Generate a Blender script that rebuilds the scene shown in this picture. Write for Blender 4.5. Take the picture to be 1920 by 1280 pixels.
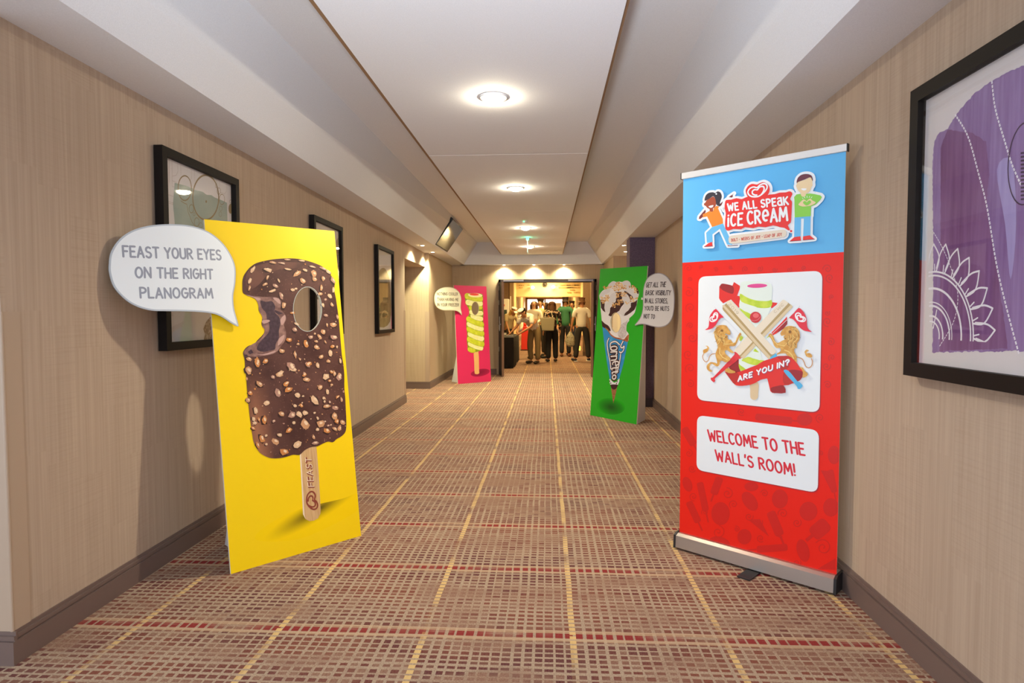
import bpy, bmesh, math, random
from math import sin, cos, pi, radians, floor, hypot
from mathutils import Vector, Matrix
from mathutils.geometry import tessellate_polygon
S = bpy.context.scene
for o in list(bpy.data.objects): bpy.data.objects.remove(o)
COL = S.collection

# ---------------------------------------------------------------- camera, world, light, exposure
F_PX, YAW, PITCH, ROLL, EYE = 1150.0, 0.0568, 0.04285, -0.0011, 1.28
def cam_axes():
    y, p, r = -YAW, PITCH, ROLL
    B = Matrix(((1,0,0),(0,0,-1),(0,1,0)))
    Ry = Matrix(((cos(y),0,-sin(y)),(0,1,0),(sin(y),0,cos(y))))
    Rp = Matrix(((1,0,0),(0,cos(p),-sin(p)),(0,sin(p),cos(p))))
    Rr = Matrix(((cos(r),-sin(r),0),(sin(r),cos(r),0),(0,0,1)))
    return Rr @ Rp @ Ry @ B
RC = cam_axes()
cd = bpy.data.cameras.new('camera'); cam = bpy.data.objects.new('camera', cd); COL.objects.link(cam)
cd.sensor_width = 36.0; cd.lens = F_PX/1920*36; cd.clip_start = 0.05; cd.clip_end = 200
X3, Y3, Z3 = RC[0], -RC[1], -RC[2]
cam.matrix_world = Matrix(((X3[0],Y3[0],Z3[0],0),(X3[1],Y3[1],Z3[1],0),(X3[2],Y3[2],Z3[2],EYE),(0,0,0,1)))
S.camera = cam
S.view_settings.view_transform = 'Standard'; S.view_settings.look = 'None'
S.view_settings.gamma = 1.0; S.view_settings.use_curve_mapping = False
S.view_settings.exposure = 0.56
W = bpy.data.worlds.new('world'); S.world = W; W.use_nodes = True
W.node_tree.nodes['Background'].inputs[0].default_value = (0.78, 0.88, 1.0, 1)
W.node_tree.nodes['Background'].inputs[1].default_value = 2.0

def lamp(kind, name, loc, energy, col, size=0.1, aim=None, spot=None, blend=0.5, sy=None):
    L = bpy.data.lights.new(name, kind); L.energy = energy; L.color = col
    if kind == 'AREA':
        L.size = size
        if sy: L.shape = 'RECTANGLE'; L.size_y = sy
    else: L.shadow_soft_size = size
    if kind == 'SPOT': L.spot_size = radians(spot); L.spot_blend = blend
    o = bpy.data.objects.new(name, L); COL.objects.link(o); o.location = loc
    if aim is not None:
        o.rotation_euler = (Vector(aim)-Vector(loc)).to_track_quat('-Z', 'Y').to_euler()
    return o
WARM = (1.0, 0.90, 0.68); WARMER = (1.0, 0.70, 0.30); FARW = (1.0, 0.92, 0.56); COOL = (0.84, 0.93, 1.0)
lamp('SPOT', 'bounced_flash', (-0.15, -0.5, 1.45), 470, COOL, 0.12, aim=(-0.3, 2.1, 3.0), spot=72, blend=1.0)
lamp('AREA', 'near_fill_light', (0.0, -2.4, 2.3), 45, COOL, 2.2, aim=(0, -1.0, 0), sy=0.8)  # added cool fill behind the camera, stands for no known lobby fixture
for py_, e in ((3.594, 34), (6.128, 34), (8.92, 30), (11.34, 16)):
    lamp('SPOT', 'downlight_beam', (-0.31, py_, 2.498), e*2.5, WARM, 0.03, aim=(-0.31, py_, 0), spot=150, blend=0.8)
for lx, ly in ((-1.908, 9.372), (-1.938, 10.368)):
    lamp('SPOT', 'alcove_downlight_beam', (lx, ly, 2.325), 105, FARW, 0.03, aim=(lx, ly, 0), spot=140, blend=0.7)
for lx in (-0.914, -0.278, 0.362):
    lamp('SPOT', 'wall_washer_beam', (lx, 13.1, 2.325), 38, FARW, 0.03, aim=(lx, 13.12, 0), spot=140, blend=0.7)
for lx, ly in ((1.326, 10.5), (1.164, 9.55), (2.2, 10.0)):
    lamp('SPOT', 'side_alcove_beam', (lx+0.1, ly, 2.32), 70, FARW, 0.03, aim=(lx+0.1, ly, 0), spot=140, blend=0.7)
for lx, ly, e in ((-0.4, 15.2, 150), (0.4, 18.0, 170), (-0.6, 21.5, 170), (0.1, 26.5, 230), (0.1, 33.0, 300), (0, 42.0, 420)):
    lamp('AREA', 'far_room_light', (lx, ly, 3.2), e*0.52, WARMER, 0.9, aim=(lx, ly, 0))
lamp('AREA', 'end_foyer_light', (0.0, 52.0, 3.2), 2600, (1.0, 0.93, 0.8), 3.0, aim=(0, 52, 0))

# ---------------------------------------------------------------- pixel rays (to find where things stand)
def ray(px, py):
    v = Vector(((px-960)/F_PX, (py-640)/F_PX, 1.0))
    return RC.transposed() @ v
EYEV = Vector((0, 0, EYE))

# ---------------------------------------------------------------- materials
def lin(c):
    if isinstance(c, str):
        c = c.lstrip('#'); c = [int(c[i:i+2], 16)/255 for i in (0, 2, 4)]
    return tuple(x/12.92 if x <= 0.04045 else ((x+0.055)/1.055)**2.4 for x in c[:3]) + (1,)
MATS = {}
def mat(name, col, rough=0.6, metal=0.0, emit=0.0, spec=0.5, noise=None):
    if name in MATS: return MATS[name]
    m = bpy.data.materials.new(name); m.use_nodes = True; MATS[name] = m
    nt = m.node_tree; b = nt.nodes['Principled BSDF']
    b.inputs['Base Color'].default_value = lin(col); b.inputs['Roughness'].default_value = rough
    b.inputs['Metallic'].default_value = metal; b.inputs['Specular IOR Level'].default_value = spec
    if emit: b.inputs['Emission Color'].default_value = lin(col); b.inputs['Emission Strength'].default_value = emit
    if noise:
        sc, col2, lo, hi = noise[:4]
        tc = nt.nodes.new('ShaderNodeTexCoord'); mp = nt.nodes.new('ShaderNodeMapping')
        mp.inputs['Scale'].default_value = noise[4] if len(noise) > 4 else (1, 1, 1)
        n = nt.nodes.new('ShaderNodeTexNoise'); n.inputs['Scale'].default_value = sc; n.inputs['Detail'].default_value = 6
        r = nt.nodes.new('ShaderNodeMapRange'); r.inputs['From Min'].default_value = lo; r.inputs['From Max'].default_value = hi
        mx = nt.nodes.new('ShaderNodeMix'); mx.data_type = 'RGBA'
        mx.inputs[6].default_value = lin(col); mx.inputs[7].default_value = lin(col2)
        L = nt.links.new
        L(tc.outputs['Object'], mp.inputs[0]); L(mp.outputs[0], n.inputs['Vector']); L(n.outputs[0], r.inputs['Value'])
        L(r.outputs[0], mx.inputs[0]); L(mx.outputs[2], b.inputs['Base Color'])
    return m
class NB:
    """tiny node-graph builder"""
    def __init__(s, name):
        s.m = bpy.data.materials.new(name); s.m.use_nodes = True; s.nt = s.m.node_tree
        s.b = s.nt.nodes['Principled BSDF']; MATS[name] = s.m
    def L(s, a, b): s.nt.links.new(a, b)
    def put(s, sock, v):
        if isinstance(v, bpy.types.NodeSocket): s.L(v, sock)
        elif isinstance(v, (tuple, list)) and len(v) == 4 and sock.type == 'VECTOR': sock.default_value = v[:3]
        else: sock.default_value = v
    def f(s, op, a, b=0.0, c=0.0):
        n = s.nt.nodes.new('ShaderNodeMath'); n.operation = op
        for i, v in enumerate((a, b, c)): s.put(n.inputs[i], v)
        return n.outputs[0]
    def xyz(s, out='Object'):
        t = s.nt.nodes.new('ShaderNodeTexCoord'); x = s.nt.nodes.new('ShaderNodeSeparateXYZ'); s.L(t.outputs[out], x.inputs[0])
        return x.outputs[0], x.outputs[1], x.outputs[2]
    def vec(s, a, b, c=0.0):
        n = s.nt.nodes.new('ShaderNodeCombineXYZ')
        for i, v in enumerate((a, b, c)): s.put(n.inputs[i], v)
        return n.outputs[0]
    def noise(s, v, sc=1.0, det=3.0, rough=0.5):
        n = s.nt.nodes.new('ShaderNodeTexNoise'); s.L(v, n.inputs['Vector']); n.inputs['Scale'].default_value = sc
        n.inputs['Detail'].default_value = det; n.inputs['Roughness'].default_value = rough; return n.outputs[0]
    def white(s, v):
        n = s.nt.nodes.new('ShaderNodeTexWhiteNoise'); s.L(v, n.inputs['Vector']); return n.outputs[0]
    def mix(s, fac, a, b):
        n = s.nt.nodes.new('ShaderNodeMix'); n.data_type = 'RGBA'
        s.put(n.inputs[0], fac); s.put(n.inputs[6], a); s.put(n.inputs[7], b); return n.outputs[2]
    def rng(s, v, a, b, c=0.0, d=1.0):
        n = s.nt.nodes.new('ShaderNodeMapRange'); s.put(n.inputs[0], v)
        for i, q in enumerate((a, b, c, d)): n.inputs[i+1].default_value = q
        return n.outputs[0]
    def bump(s, h, st=0.3, d=0.002):
        n = s.nt.nodes.new('ShaderNodeBump'); s.L(h, n.inputs['Height']); n.inputs['Strength'].default_value = st
        n.inputs['Distance'].default_value = d; s.L(n.outputs[0], s.b.inputs['Normal'])
    def done(s, col, rough=0.8, spec=0.3):
        s.put(s.b.inputs['Base Color'], col); s.b.inputs['Roughness'].default_value = rough
        s.b.inputs['Specular IOR Level'].default_value = spec; return s.m

def wallpaper(name, base, dark, light):
    n = NB(name); x, y, z = n.xyz(); s = n.f('ADD', x, y)
    st = n.noise(n.vec(n.f('MULTIPLY', s, 95.0), n.f('MULTIPLY', z, 1.6)), 1.0, 2.0)
    pan = n.f('FLOOR', n.f('DIVIDE', s, 0.16)); row = n.f('FLOOR', n.f('ADD', n.f('DIVIDE', z, 0.55), n.f('MULTIPLY', n.white(n.vec(pan, 3.0)), 7.0)))
    st2 = n.noise(n.vec(n.f('MULTIPLY', s, 40.0), n.f('MULTIPLY', row, 5.3)), 1.0, 3.0)
    hz = n.noise(n.vec(n.f('MULTIPLY', s, 3.0), n.f('MULTIPLY', z, 160.0)), 1.0, 2.0)
    blk = n.white(n.vec(pan, row))
    wv = n.f('ADD', n.f('MULTIPLY', n.rng(st, 0.3, 0.7), 0.45), n.f('MULTIPLY', n.rng(st2, 0.35, 0.65), 0.35))
    hm = n.f('MULTIPLY', n.rng(hz, 0.45, 0.75), n.rng(blk, 0.1, 0.9, 0.0, 0.32))
    c = n.mix(n.f('SUBTRACT', wv, hm), lin(dark), lin(light))
    c = n.mix(0.58, c, lin(base))
    n.bump(n.f('ADD', st, n.f('MULTIPLY', hz, 0.5)), 0.25, 0.0015)
    return n.done(c, 0.75, 0.25)
M_WALL = wallpaper('linen_wallpaper', '#b5a08c', '#9b8674', '#c9b6a3')
M_WALLF = wallpaper('linen_wallpaper_pale', '#bba68c', '#a89278', '#cdb99d')

def carpet():
    n = NB('patterned_carpet'); x, y, z = n.xyz()
    wob = n.f('MULTIPLY', n.f('SUBTRACT', n.noise(n.vec(n.f('MULTIPLY', x, 3.0), n.f('MULTIPLY', y, 3.0)), 1.0, 2.0), 0.5), 0.012)
    xw = n.f('ADD', x, wob); yw = n.f('ADD', y, wob)
    u = n.f('DIVIDE', n.f('SUBTRACT', xw, 0.105), 0.596); v = n.f('DIVIDE', n.f('SUBTRACT', yw, 2.405), 0.634)
    iu = n.f('FLOOR', n.f('ADD', u, 0.5)); iv = n.f('FLOOR', n.f('ADD', v, 0.5))
    du = n.f('MULTIPLY', n.f('ABSOLUTE', n.f('SUBTRACT', n.f('FRACT', n.f('ADD', u, 0.5)), 0.5)), 0.596)
    dv = n.f('MULTIPLY', n.f('ABSOLUTE', n.f('SUBTRACT', n.f('FRACT', n.f('ADD', v, 0.5)), 0.5)), 0.634)
    NU, NV = 15.0, 19.0
    cu = n.f('MULTIPLY', u, NU); cv = n.f('MULTIPLY', v, NV)
    ju = n.f('FLOOR', cu); jv = n.f('FLOOR', cv)
    wu = n.f('MULTIPLY', n.white(n.vec(ju, 7.0)), 0.20); wv_ = n.f('MULTIPLY', n.white(n.vec(jv, 11.0)), 0.30)
    tu = n.f('LESS_THAN', n.f('FRACT', cu), n.f('ADD', wu, 0.17))
    tv = n.f('LESS_THAN', n.f('FRACT', cv), n.f('ADD', wv_, 0.22))
    thread = n.f('MAXIMUM', tu, tv)
    speck = n.noise(n.vec(n.f('MULTIPLY', x, 160.0), n.f('MULTIPLY', y, 200.0)), 1.0, 2.0)
    lowd = n.noise(n.vec(n.f('MULTIPLY', x, 1.7), n.f('MULTIPLY', y, 4.2)), 1.0, 3.0, 0.6)
    low2 = n.noise(n.vec(n.f('MULTIPLY', x, 2.1), n.f('MULTIPLY', y, 2.1), 4.0), 1.0, 2.0)
    cellr = n.white(n.vec(ju, jv))
    dark = n.rng(n.f('ADD', lowd, n.f('MULTIPLY', n.f('SUBTRACT', cellr, 0.5), 0.24)), 0.40, 0.56)
    cell = n.mix(n.rng(low2, 0.40, 0.62), lin('#764034'), lin('#55282e'))
    base = n.mix(n.rng(speck, 0.35, 0.65), lin('#7b5a4a'), lin('#927261'))
    cell = n.mix(n.f('MULTIPLY', dark, n.rng(speck, 0.35, 0.6, 0.45, 1.0)), base, cell)
    thr = n.mix(n.rng(speck, 0.3, 0.7), lin('#978371'), lin('#b09c85'))
    thv = n.f('MULTIPLY', thread, n.f('MULTIPLY', n.rng(lowd, 0.34, 0.52, 0.30, 0.95), n.rng(speck, 0.3, 0.5, 0.7, 1.0)))
    c = n.mix(thv, cell, thr)
    burg = n.f('MULTIPLY', n.f('LESS_THAN', dv, 0.0185), n.f('SUBTRACT', 1.0, tu))
    burg = n.f('MULTIPLY', burg, n.rng(n.noise(n.vec(n.f('MULTIPLY', x, 2.6), iv, 9.0), 1.0, 2.0), 0.38, 0.52))
    burg = n.f('MULTIPLY', burg, n.rng(speck, 0.2, 0.45, 0.55, 1.0))
    c = n.mix(burg, c, lin('#84302f'))
    nl = n.f('MULTIPLY', n.f('LESS_THAN', n.f('ABSOLUTE', n.f('SUBTRACT', dv, 0.03)), 0.012), 0.5)
    c = n.mix(nl, c, lin('#bfa383'))
    yel = n.f('MULTIPLY', n.f('LESS_THAN', du, 0.0125), n.f('SUBTRACT', 1.0, n.f('LESS_THAN', n.f('FRACT', cv), 0.30)))
    yel = n.f('MULTIPLY', yel, n.rng(n.noise(n.vec(iu, n.f('MULTIPLY', y, 2.6), 3.0), 1.0, 2.0), 0.40, 0.52, 0.1, 0.9))
    c = n.mix(yel, c, lin('#cfae74'))
    n.bump(speck, 0.5, 0.003)
    return n.done(c, 0.95, 0.1)
M_CARPET = carpet()
M_CEIL = mat('ceiling_paint', '#dedfe4', 0.9, noise=(220, '#d7d8dd', 0.35, 0.65))
M_RAFT = mat('raft_paint', '#e4e6ec', 0.9, noise=(220, '#dddfe5', 0.35, 0.65))
M_RAFTEDGE = mat('raft_edge_brown', '#8a6a4c', 0.7)
M_BASE = mat('skirting_taupe', '#6f5c55', 0.42)
M_GUARD = mat('corner_guard_beige', '#b09a85', 0.5)
M_PIER = mat('purple_grey_vinyl', '#66546a', 0.8, noise=(60, '#594a5e', 0.4, 0.6))
M_BLACK = mat('black_frame', '#120c0a', 0.55, spec=0.2)
M_DOOR = mat('dark_door', '#2a2024', 0.5)
M_STEEL = mat('brushed_steel', '#b4b0ab', 0.35, 0.9)
M_WHITE = mat('white_paint', '#e8e6e2', 0.6)
M_FARWALL = mat('far_wall_cream', '#cfb98a', 0.8)
M_FARDARK = mat('far_wall_brown', '#7d6248', 0.8, noise=(40, '#6e553e', 0.4, 0.6))
def glass_mat():
    m = bpy.data.materials.new('picture_glass'); m.use_nodes = True; nt = m.node_tree; nt.nodes.clear()
    o = nt.nodes.new('ShaderNodeOutputMaterial'); t = nt.nodes.new('ShaderNodeBsdfTransparent'); g = nt.nodes.new('ShaderNodeBsdfGlossy')
    g.inputs['Roughness'].default_value = 0.02; lw = nt.nodes.new('ShaderNodeLayerWeight'); pw = nt.nodes.new('ShaderNodeMath'); pw.operation = 'POWER'; pw.inputs[1].default_value = 4.0
    ml = nt.nodes.new('ShaderNodeMath'); ml.operation = 'MULTIPLY_ADD'; ml.inputs[1].default_value = 0.55; ml.inputs[2].default_value = 0.03
    nt.links.new(lw.outputs['Facing'], pw.inputs[0]); nt.links.new(pw.outputs[0], ml.inputs[0]); fr = ml
    mx = nt.nodes.new('ShaderNodeMixShader'); nt.links.new(fr.outputs[0], mx.inputs[0]); nt.links.new(t.outputs[0], mx.inputs[1])
    nt.links.new(g.outputs[0], mx.inputs[2]); nt.links.new(mx.outputs[0], o.inputs[0]); return m
M_GLASS = glass_mat()

# ---------------------------------------------------------------- mesh helpers
class MB:
    def __init__(s): s.v = []; s.f = []
    def add(s, vs, fs):
        k = len(s.v); s.v += [tuple(v) for v in vs]; s.f += [tuple(i+k for i in f) for f in fs]; return s
    def box(s, x0, x1, y0, y1, z0, z1):
        return s.add([(x0,y0,z0),(x1,y0,z0),(x1,y1,z0),(x0,y1,z0),(x0,y0,z1),(x1,y0,z1),(x1,y1,z1),(x0,y1,z1)],
                     [(0,3,2,1),(4,5,6,7),(0,1,5,4),(1,2,6,5),(2,3,7,6),(3,0,4,7)])
    def prism(s, poly, ext):
        """closed polygon (3d points) extruded by vector ext"""
        n = len(poly); P = [Vector(p) for p in poly]; E = Vector(ext)
        return s.add(P+[p+E for p in P], [tuple(range(n))[::-1], tuple(range(n, 2*n))]+[(i, (i+1) % n, n+(i+1) % n, n+i) for i in range(n)])
    def loft(s, A, B):
        n = len(A)
        return s.add(list(A)+list(B), [tuple(range(n))[::-1], tuple(range(n, 2*n))]+[(i, (i+1) % n, n+(i+1) % n, n+i) for i in range(n)])
    def cyl(s, a, b, r0, r1=None, n=12):
        a = Vector(a); b = Vector(b); r1 = r0 if r1 is None else r1; d = (b-a).normalized()
        t = d.orthogonal().normalized(); u = d.cross(t)
        A = [a+(t*cos(2*pi*i/n)+u*sin(2*pi*i/n))*r0 for i in range(n)]; B = [b+(t*cos(2*pi*i/n)+u*sin(2*pi*i/n))*r1 for i in range(n)]
        return s.loft(A, B)
    def lathe(s, prof, c=(0,0,0), n=20):
        c = Vector(c); k = len(prof); vs = []; fs = []
        for i in range(n):
            a = 2*pi*i/n
            vs += [c+Vector((r*cos(a), r*sin(a), z)) for r, z in prof]
        for i in range(n):
            j = (i+1) % n
            fs += [(i*k+q, j*k+q, j*k+q+1, i*k+q+1) for q in range(k-1)]
        return s.add(vs, fs)
    def obj(s, name, m, parent=None, smooth=False, bevel=0):
        me = bpy.data.meshes.new(name); me.from_pydata(s.v, [], s.f); me.update()
        bm = bmesh.new(); bm.from_mesh(me); bmesh.ops.recalc_face_normals(bm, faces=bm.faces); bm.to_mesh(me); bm.free()
        if smooth: me.shade_smooth()
        me.materials.append(m); o = bpy.data.objects.new(name, me); COL.objects.link(o)
        if parent: o.parent = parent
        if bevel:
            b = o.modifiers.new('bevel', 'BEVEL'); b.width = bevel; b.segments = 2; b.limit_method = 'ANGLE'
        return o
def tag(o, label=None, cat=None, group=None, kind=None):
    for k, v in (('label', label), ('category', cat), ('group', group), ('kind', kind)):
        if v: o[k] = v
    return o
def thing(name, loc, label, cat, group=None, rot=None):
    o = bpy.data.objects.new(name, None); COL.objects.link(o); o.empty_display_size = 0.1
    if rot is not None: o.matrix_world = Matrix.Translation(loc) @ rot.to_4x4()
    else: o.location = loc
    return tag(o, label, cat, group)
def st(mb, name, m, **k): return tag(mb.obj(name, m, **k), kind='structure')

# ---------------------------------------------------------------- the shell
LW = lambda y: -1.925-0.0168*y                 # left wall plane x at depth y
RW = lambda y: 1.341+0.0172*y
SL = lambda y: -1.64-0.0095*y                  # inner edges of the side soffits
SR = lambda y: 1.047+0.0082*y
ZS, ZU, ZR = 2.352, 2.82, 2.54                 # soffit, tray and raft heights
fl = MB().box(-6, 6, -3, 22, -0.2, 0); st(fl, 'floor', M_CARPET)
rp = MB().prism([(-6, 22, -0.2), (-6, 22, 0), (-6, 48, 0.57), (-6, 60, 0.57), (-6, 60, -0.2)], (12, 0, 0))
st(rp, 'floor_ramp', M_CARPET)
# left wall: near end at y=2.1, alcove opening 8.88..10.56
T = 0.3
def slabwall(fx, y0, y1, z0, z1, side, thick=T):
    A = [(fx(y0), y0, z0), (fx(y0)+side*thick, y0, z0), (fx(y1)+side*thick, y1, z0), (fx(y1), y1, z0)]
    return MB().prism(A, (0, 0, z1-z0))
st(slabwall(LW, 2.1, 8.88, 0, ZS, -1), 'wall_left', M_WALL)
st(MB().box(-6, LW(2.1)-T, 2.1, 2.3, 0, ZS), 'wall_left_return', M_WALL)
st(slabwall(LW, 8.88, 10.56, 2.115, ZS, -1), 'wall_left_header', M_WALL)
st(MB().box(-6, -2.045, 10.56, 13.4, 0, ZS), 'wall_left_far', M_WALLF)
st(MB().box(-6, -5.8, 2.3, 10.56, 0, ZS), 'wall_left_outer', M_WALL)
st(slabwall(RW, -3, 8.62, 0, ZS, 1), 'wall_right', M_WALL)
st(MB().box(1.145, 1.9, 8.62, 8.95, 0, ZS), 'wall_right_pier', M_PIER)
st(MB().box(1.205, 4.2, 11.3, 13.4, 0, ZS), 'wall_right_far', M_WALLF)
st(MB().box(4.0, 4.2, 8.62, 11.3, 0, ZS), 'wall_right_outer', M_WALLF)
st(MB().box(1.9, 4.0, 8.62, 8.8, 0, ZS), 'wall_right_alcove', M_WALLF)
# far wall with door opening
DX0, DX1, DZ = -1.035, 1.055, 2.04
fw = MB().box(-2.045, DX0, 13.2, 13.4, 0, 3.4).box(DX1, 1.205, 13.2, 13.4, 0, 3.4).box(DX0, DX1, 13.2, 13.4, DZ, 3.4)
fw.box(-6, -2.045, 13.2, 13.4, ZS, 3.4).box(1.205, 6, 13.2, 13.4, ZS, 3.4)
st(fw, 'wall_far', M_WALLF)
# soffits
def soff(y0, y1, fx, outer):
    A = [(fx(y0), y0, ZS), (outer, y0, ZS), (outer, y1, ZS), (fx(y1), y1, ZS)]
    return MB().prism(A, (0, 0, 0.12))
st(soff(-3, 13.2, SL, -6.0), 'ceiling_soffit_left', M_CEIL)
st(soff(-3, 13.2, SR, 4.2), 'ceiling_soffit_right', M_CEIL)
def slope(y0, y1, fx, xu, side):
    A = [(fx(y), y, ZS) for y in (y0,)]+[(xu, y0, ZU), (xu+side*0.1, y0, ZU), (fx(y0)+side*0.1, y0, ZS+0.09)]
    B = [(fx(y), y, ZS) for y in (y1,)]+[(xu, y1, ZU), (xu+side*0.1, y1, ZU), (fx(y1)+side*0.1, y1, ZS+0.09)]
    return MB().loft(A, B)
st(slope(-3, 13.0, SL, -1.468, -1), 'ceiling_slope_left', M_CEIL)
st(slope(-3, 13.0, SR, 0.842, 1), 'ceiling_slope_right', M_CEIL)
st(MB().box(-1.6, 1.0, -3, 13.0, ZU, ZU+0.1), 'ceiling', M_CEIL)
st(MB().box(-1.85, 1.25, 13.0, 13.2, ZS, ZU+0.1), 'ceiling_bulkhead_far', M_CEIL)
# hung ceiling raft of boards with white joint strips
rt = bpy.data.objects.new('ceiling_raft', None); COL.objects.link(rt); rt['kind'] = 'structure'
seams = [-2.9, -0.42, 2.22, 4.865, 7.506, 10.15, 12.83]
for a, b in zip(seams[:-1], seams[1:]):
    MB().box(-0.935, 0.318, a+0.004, b-0.004, ZR, ZR+0.022).obj('panel', M_RAFT, rt)
    if b < 12: MB().box(-0.935, 0.318, b-0.004, b+0.004, ZR+0.001, ZR+0.02).obj('joint_strip', mat('joint_white', '#f4f1ee', 0.5), rt)
MB().box(-0.97, 0.336, -2.9, 12.85, ZR+0.022, ZR+0.045).obj('edge_board', M_RAFTEDGE, rt)
MB().box(-0.80, 0.16, -2.8, 12.7, ZR+0.045, ZU).obj('hanger_box', M_CEIL, rt)

# skirting
def base_prof(fx, y0, y1, side):
    """side=+1: room lies towards +x of the wall face"""
    o = []
    for (d0, z0, z1) in ((0.018, 0.0, 0.088), (0.010, 0.088, 0.094), (0.014, 0.094, 0.108), (0.006, 0.108, 0.122)):
        o.append((d0, z0, z1))
    m = MB()
    for d, z0, z1 in o:
        A = [(fx(y0)-side*0.002, y0, z0), (fx(y0)+side*d, y0, z0), (fx(y1)+side*d, y1, z0), (fx(y1)-side*0.002, y1, z0)]
        m.prism(A, (0, 0, z1-z0))
    return m
def base_x(x0, x1, y, side=-1):
    m = MB()
    for d, z0, z1 in ((0.018, 0.0, 0.088), (0.010, 0.088, 0.094), (0.014, 0.094, 0.108), (0.006, 0.108, 0.122)):
        m.box(x0, x1, min(y, y+side*d), max(y, y+side*d), z0, z1)
    return m
st(base_prof(LW, 2.1, 8.88, 1), 'baseboard_left', M_BASE)
st(base_x(-6, LW(2.1)+0.018, 2.1), 'baseboard_left_return', M_BASE)
st(base_prof(lambda y: -2.045, 10.56, 13.2, 1), 'baseboard_left_far', M_BASE)
st(base_x(-5.8, -2.027, 10.56), 'baseboard_left_alcove', M_BASE)
st(base_prof(RW, -3, 8.62, -1), 'baseboard_right', M_BASE)
st(base_x(1.13, RW(8.62), 8.62), 'baseboard_pier', mat('pier_skirting', '#4b3f49', 0.5))
st(base_prof(lambda y: 1.145, 8.62, 8.95, -1), 'baseboard_pier_side', mat('pier_skirting', '#4b3f49', 0.5))
st(base_prof(lambda y: 1.205, 11.3, 13.2, -1), 'baseboard_right_far', M_BASE)
st(base_x(1.187, 4.0, 11.3), 'baseboard_right_alcove', M_BASE)
st(base_x(-2.045, DX0-0.05, 13.2), 'baseboard_far', M_BASE)
st(base_x(DX1+0.05, 1.205, 13.2), 'baseboard_far_right', M_BASE)
# corner guards
def guard(x, y, wx, wy, name, sx, sy, z0=0.122, z1=1.335):
    """L strip at outer corner (x,y); leg wx along x (direction sx into wall), leg wy along y"""
    m = MB(); t = 0.004
    xa, xb = sorted((x-sx*t, x+sx*wx)); m.box(xa, xb, y-t, y, z0, z1) if sy > 0 else m.box(xa, xb, y, y+t, z0, z1)
    ya, yb = sorted((y, y+sy*wy)); xx = sorted((x-sx*t, x)); m.box(xx[0], xx[1], ya, yb, z0, z1)
    m.cyl((x-sx*t*0.3, y-sy*t*0.3, z0), (x-sx*t*0.3, y-sy*t*0.3, z1), 0.006, n=8)
    return st(m, name, M_GUARD)
guard(LW(2.1), 2.1, 0.075, 0.075, 'trim_1', -1, 1, z1=1.295)
guard(LW(8.88), 8.88, 0.07, 0.06, 'trim_2', -1, -1, z1=1.35)
guard(-2.045, 10.56, 0.07, 0.07, 'trim_3', -1, 1, z1=1.345)
guard(1.205, 11.3, 0.07, 0.07, 'trim_4', 1, 1, z1=1.345)
guard(1.145, 8.95, 0.07, 0.07, 'trim_5', 1, -1, z1=1.345)

# door set in the far wall
fr = MB().box(DX0, DX0+0.04, 13.16, 13.42, 0, DZ).box(DX1-0.04, DX1, 13.16, 13.42, 0, DZ).box(DX0, DX1, 13.16, 13.42, DZ-0.055, DZ+0.008)
frame = st(fr, 'trim_6', M_DOOR)
for n_, (hx, sg) in enumerate(((DX0+0.035, 1), (DX1-0.035, -1))):
    d = bpy.data.objects.new('door_%d' % (n_+1), None); COL.objects.link(d); d['kind'] = 'structure'; d.location = (hx, 13.17, 0)
    a = math.atan2(-0.44, 0.085*sg); L = 0.46 if sg > 0 else 0.46
    d.rotation_euler = (0, 0, a)
    MB().box(0, L-0.03, -0.022, 0.022, 0.01, 1.975).obj('leaf', M_DOOR, d)
    MB().box(L-0.03, L, -0.024, 0.024, 0.01, 1.975).obj('edge_stile', mat('door_edge_wood', '#7c5b44', 0.5), d)
    for hz in (0.55, 1.02, 1.55, 1.86): MB().cyl((0.0, -0.03*sg, hz-0.05), (0.0, -0.03*sg, hz+0.05), 0.008, n=8).obj('hinge', M_STEEL, d)
    MB().box(L*0.55, L*0.72, -sg*0.05-0.004, -sg*0.05+0.004, 0.95, 1.25).box(L*0.6, L*0.66, min(0, -sg*0.05), max(0, -sg*0.05), 1.08, 1.1).obj('pull_handle', M_STEEL, d)
for x0, x1 in ((-0.93, -0.5), (0.45, 0.98)):
    t_ = MB().box(x0, x1, 13.13, 13.16, DZ-0.04, DZ-0.002).obj('door_closer', mat('closer_silver', '#8c8690', 0.4, 0.5))
    tag(t_, 'silver door closer box on the head of the %s half of the doorway' % ('left' if x0 < 0 else 'right'), 'door closer')

# far room beyond the doors
st(MB().box(-4.2, -4.0, 13.4, 24, 0, 3.4), 'wall_foyer_left', M_FARWALL)
st(MB().box(-4.0, -1.45, 24, 24.2, 0, 3.4), 'wall_foyer_left_face', M_FARDARK)
st(MB().box(-1.45, -1.30, 23.9, 24.2, 0, 3.4), 'trim_7', mat('post_brown', '#9a7d58', 0.7))
st(MB().box(-1.9, -1.7, 24.2, 48, 0, 3.6), 'wall_passage_left', M_FARWALL)
st(MB().box(1.14, 4.2, 19.4, 19.6, 0, 3.4), 'wall_foyer_right_face', M_FARDARK)
st(base_x(1.14, 4.0, 19.4), 'baseboard_foyer_right', mat('far_skirting', '#5d4636', 0.6))
st(MB().box(1.33, 1.5, 13.4, 19.4, 0, 3.4), 'wall_foyer_right', M_FARDARK)
st(MB().box(1.85, 2.05, 19.6, 48, 0, 3.6), 'wall_passage_right', M_FARWALL)
st(MB().box(-4.2, 4.2, 13.4, 34, 3.3, 3.5), 'ceiling_foyer', mat('foyer_ceiling', '#cfc3a6', 0.9))
st(MB().box(-1.9, 2.05, 34, 34.2, 2.285, 3.5), 'wall_bulkhead', M_FARWALL)
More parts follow.
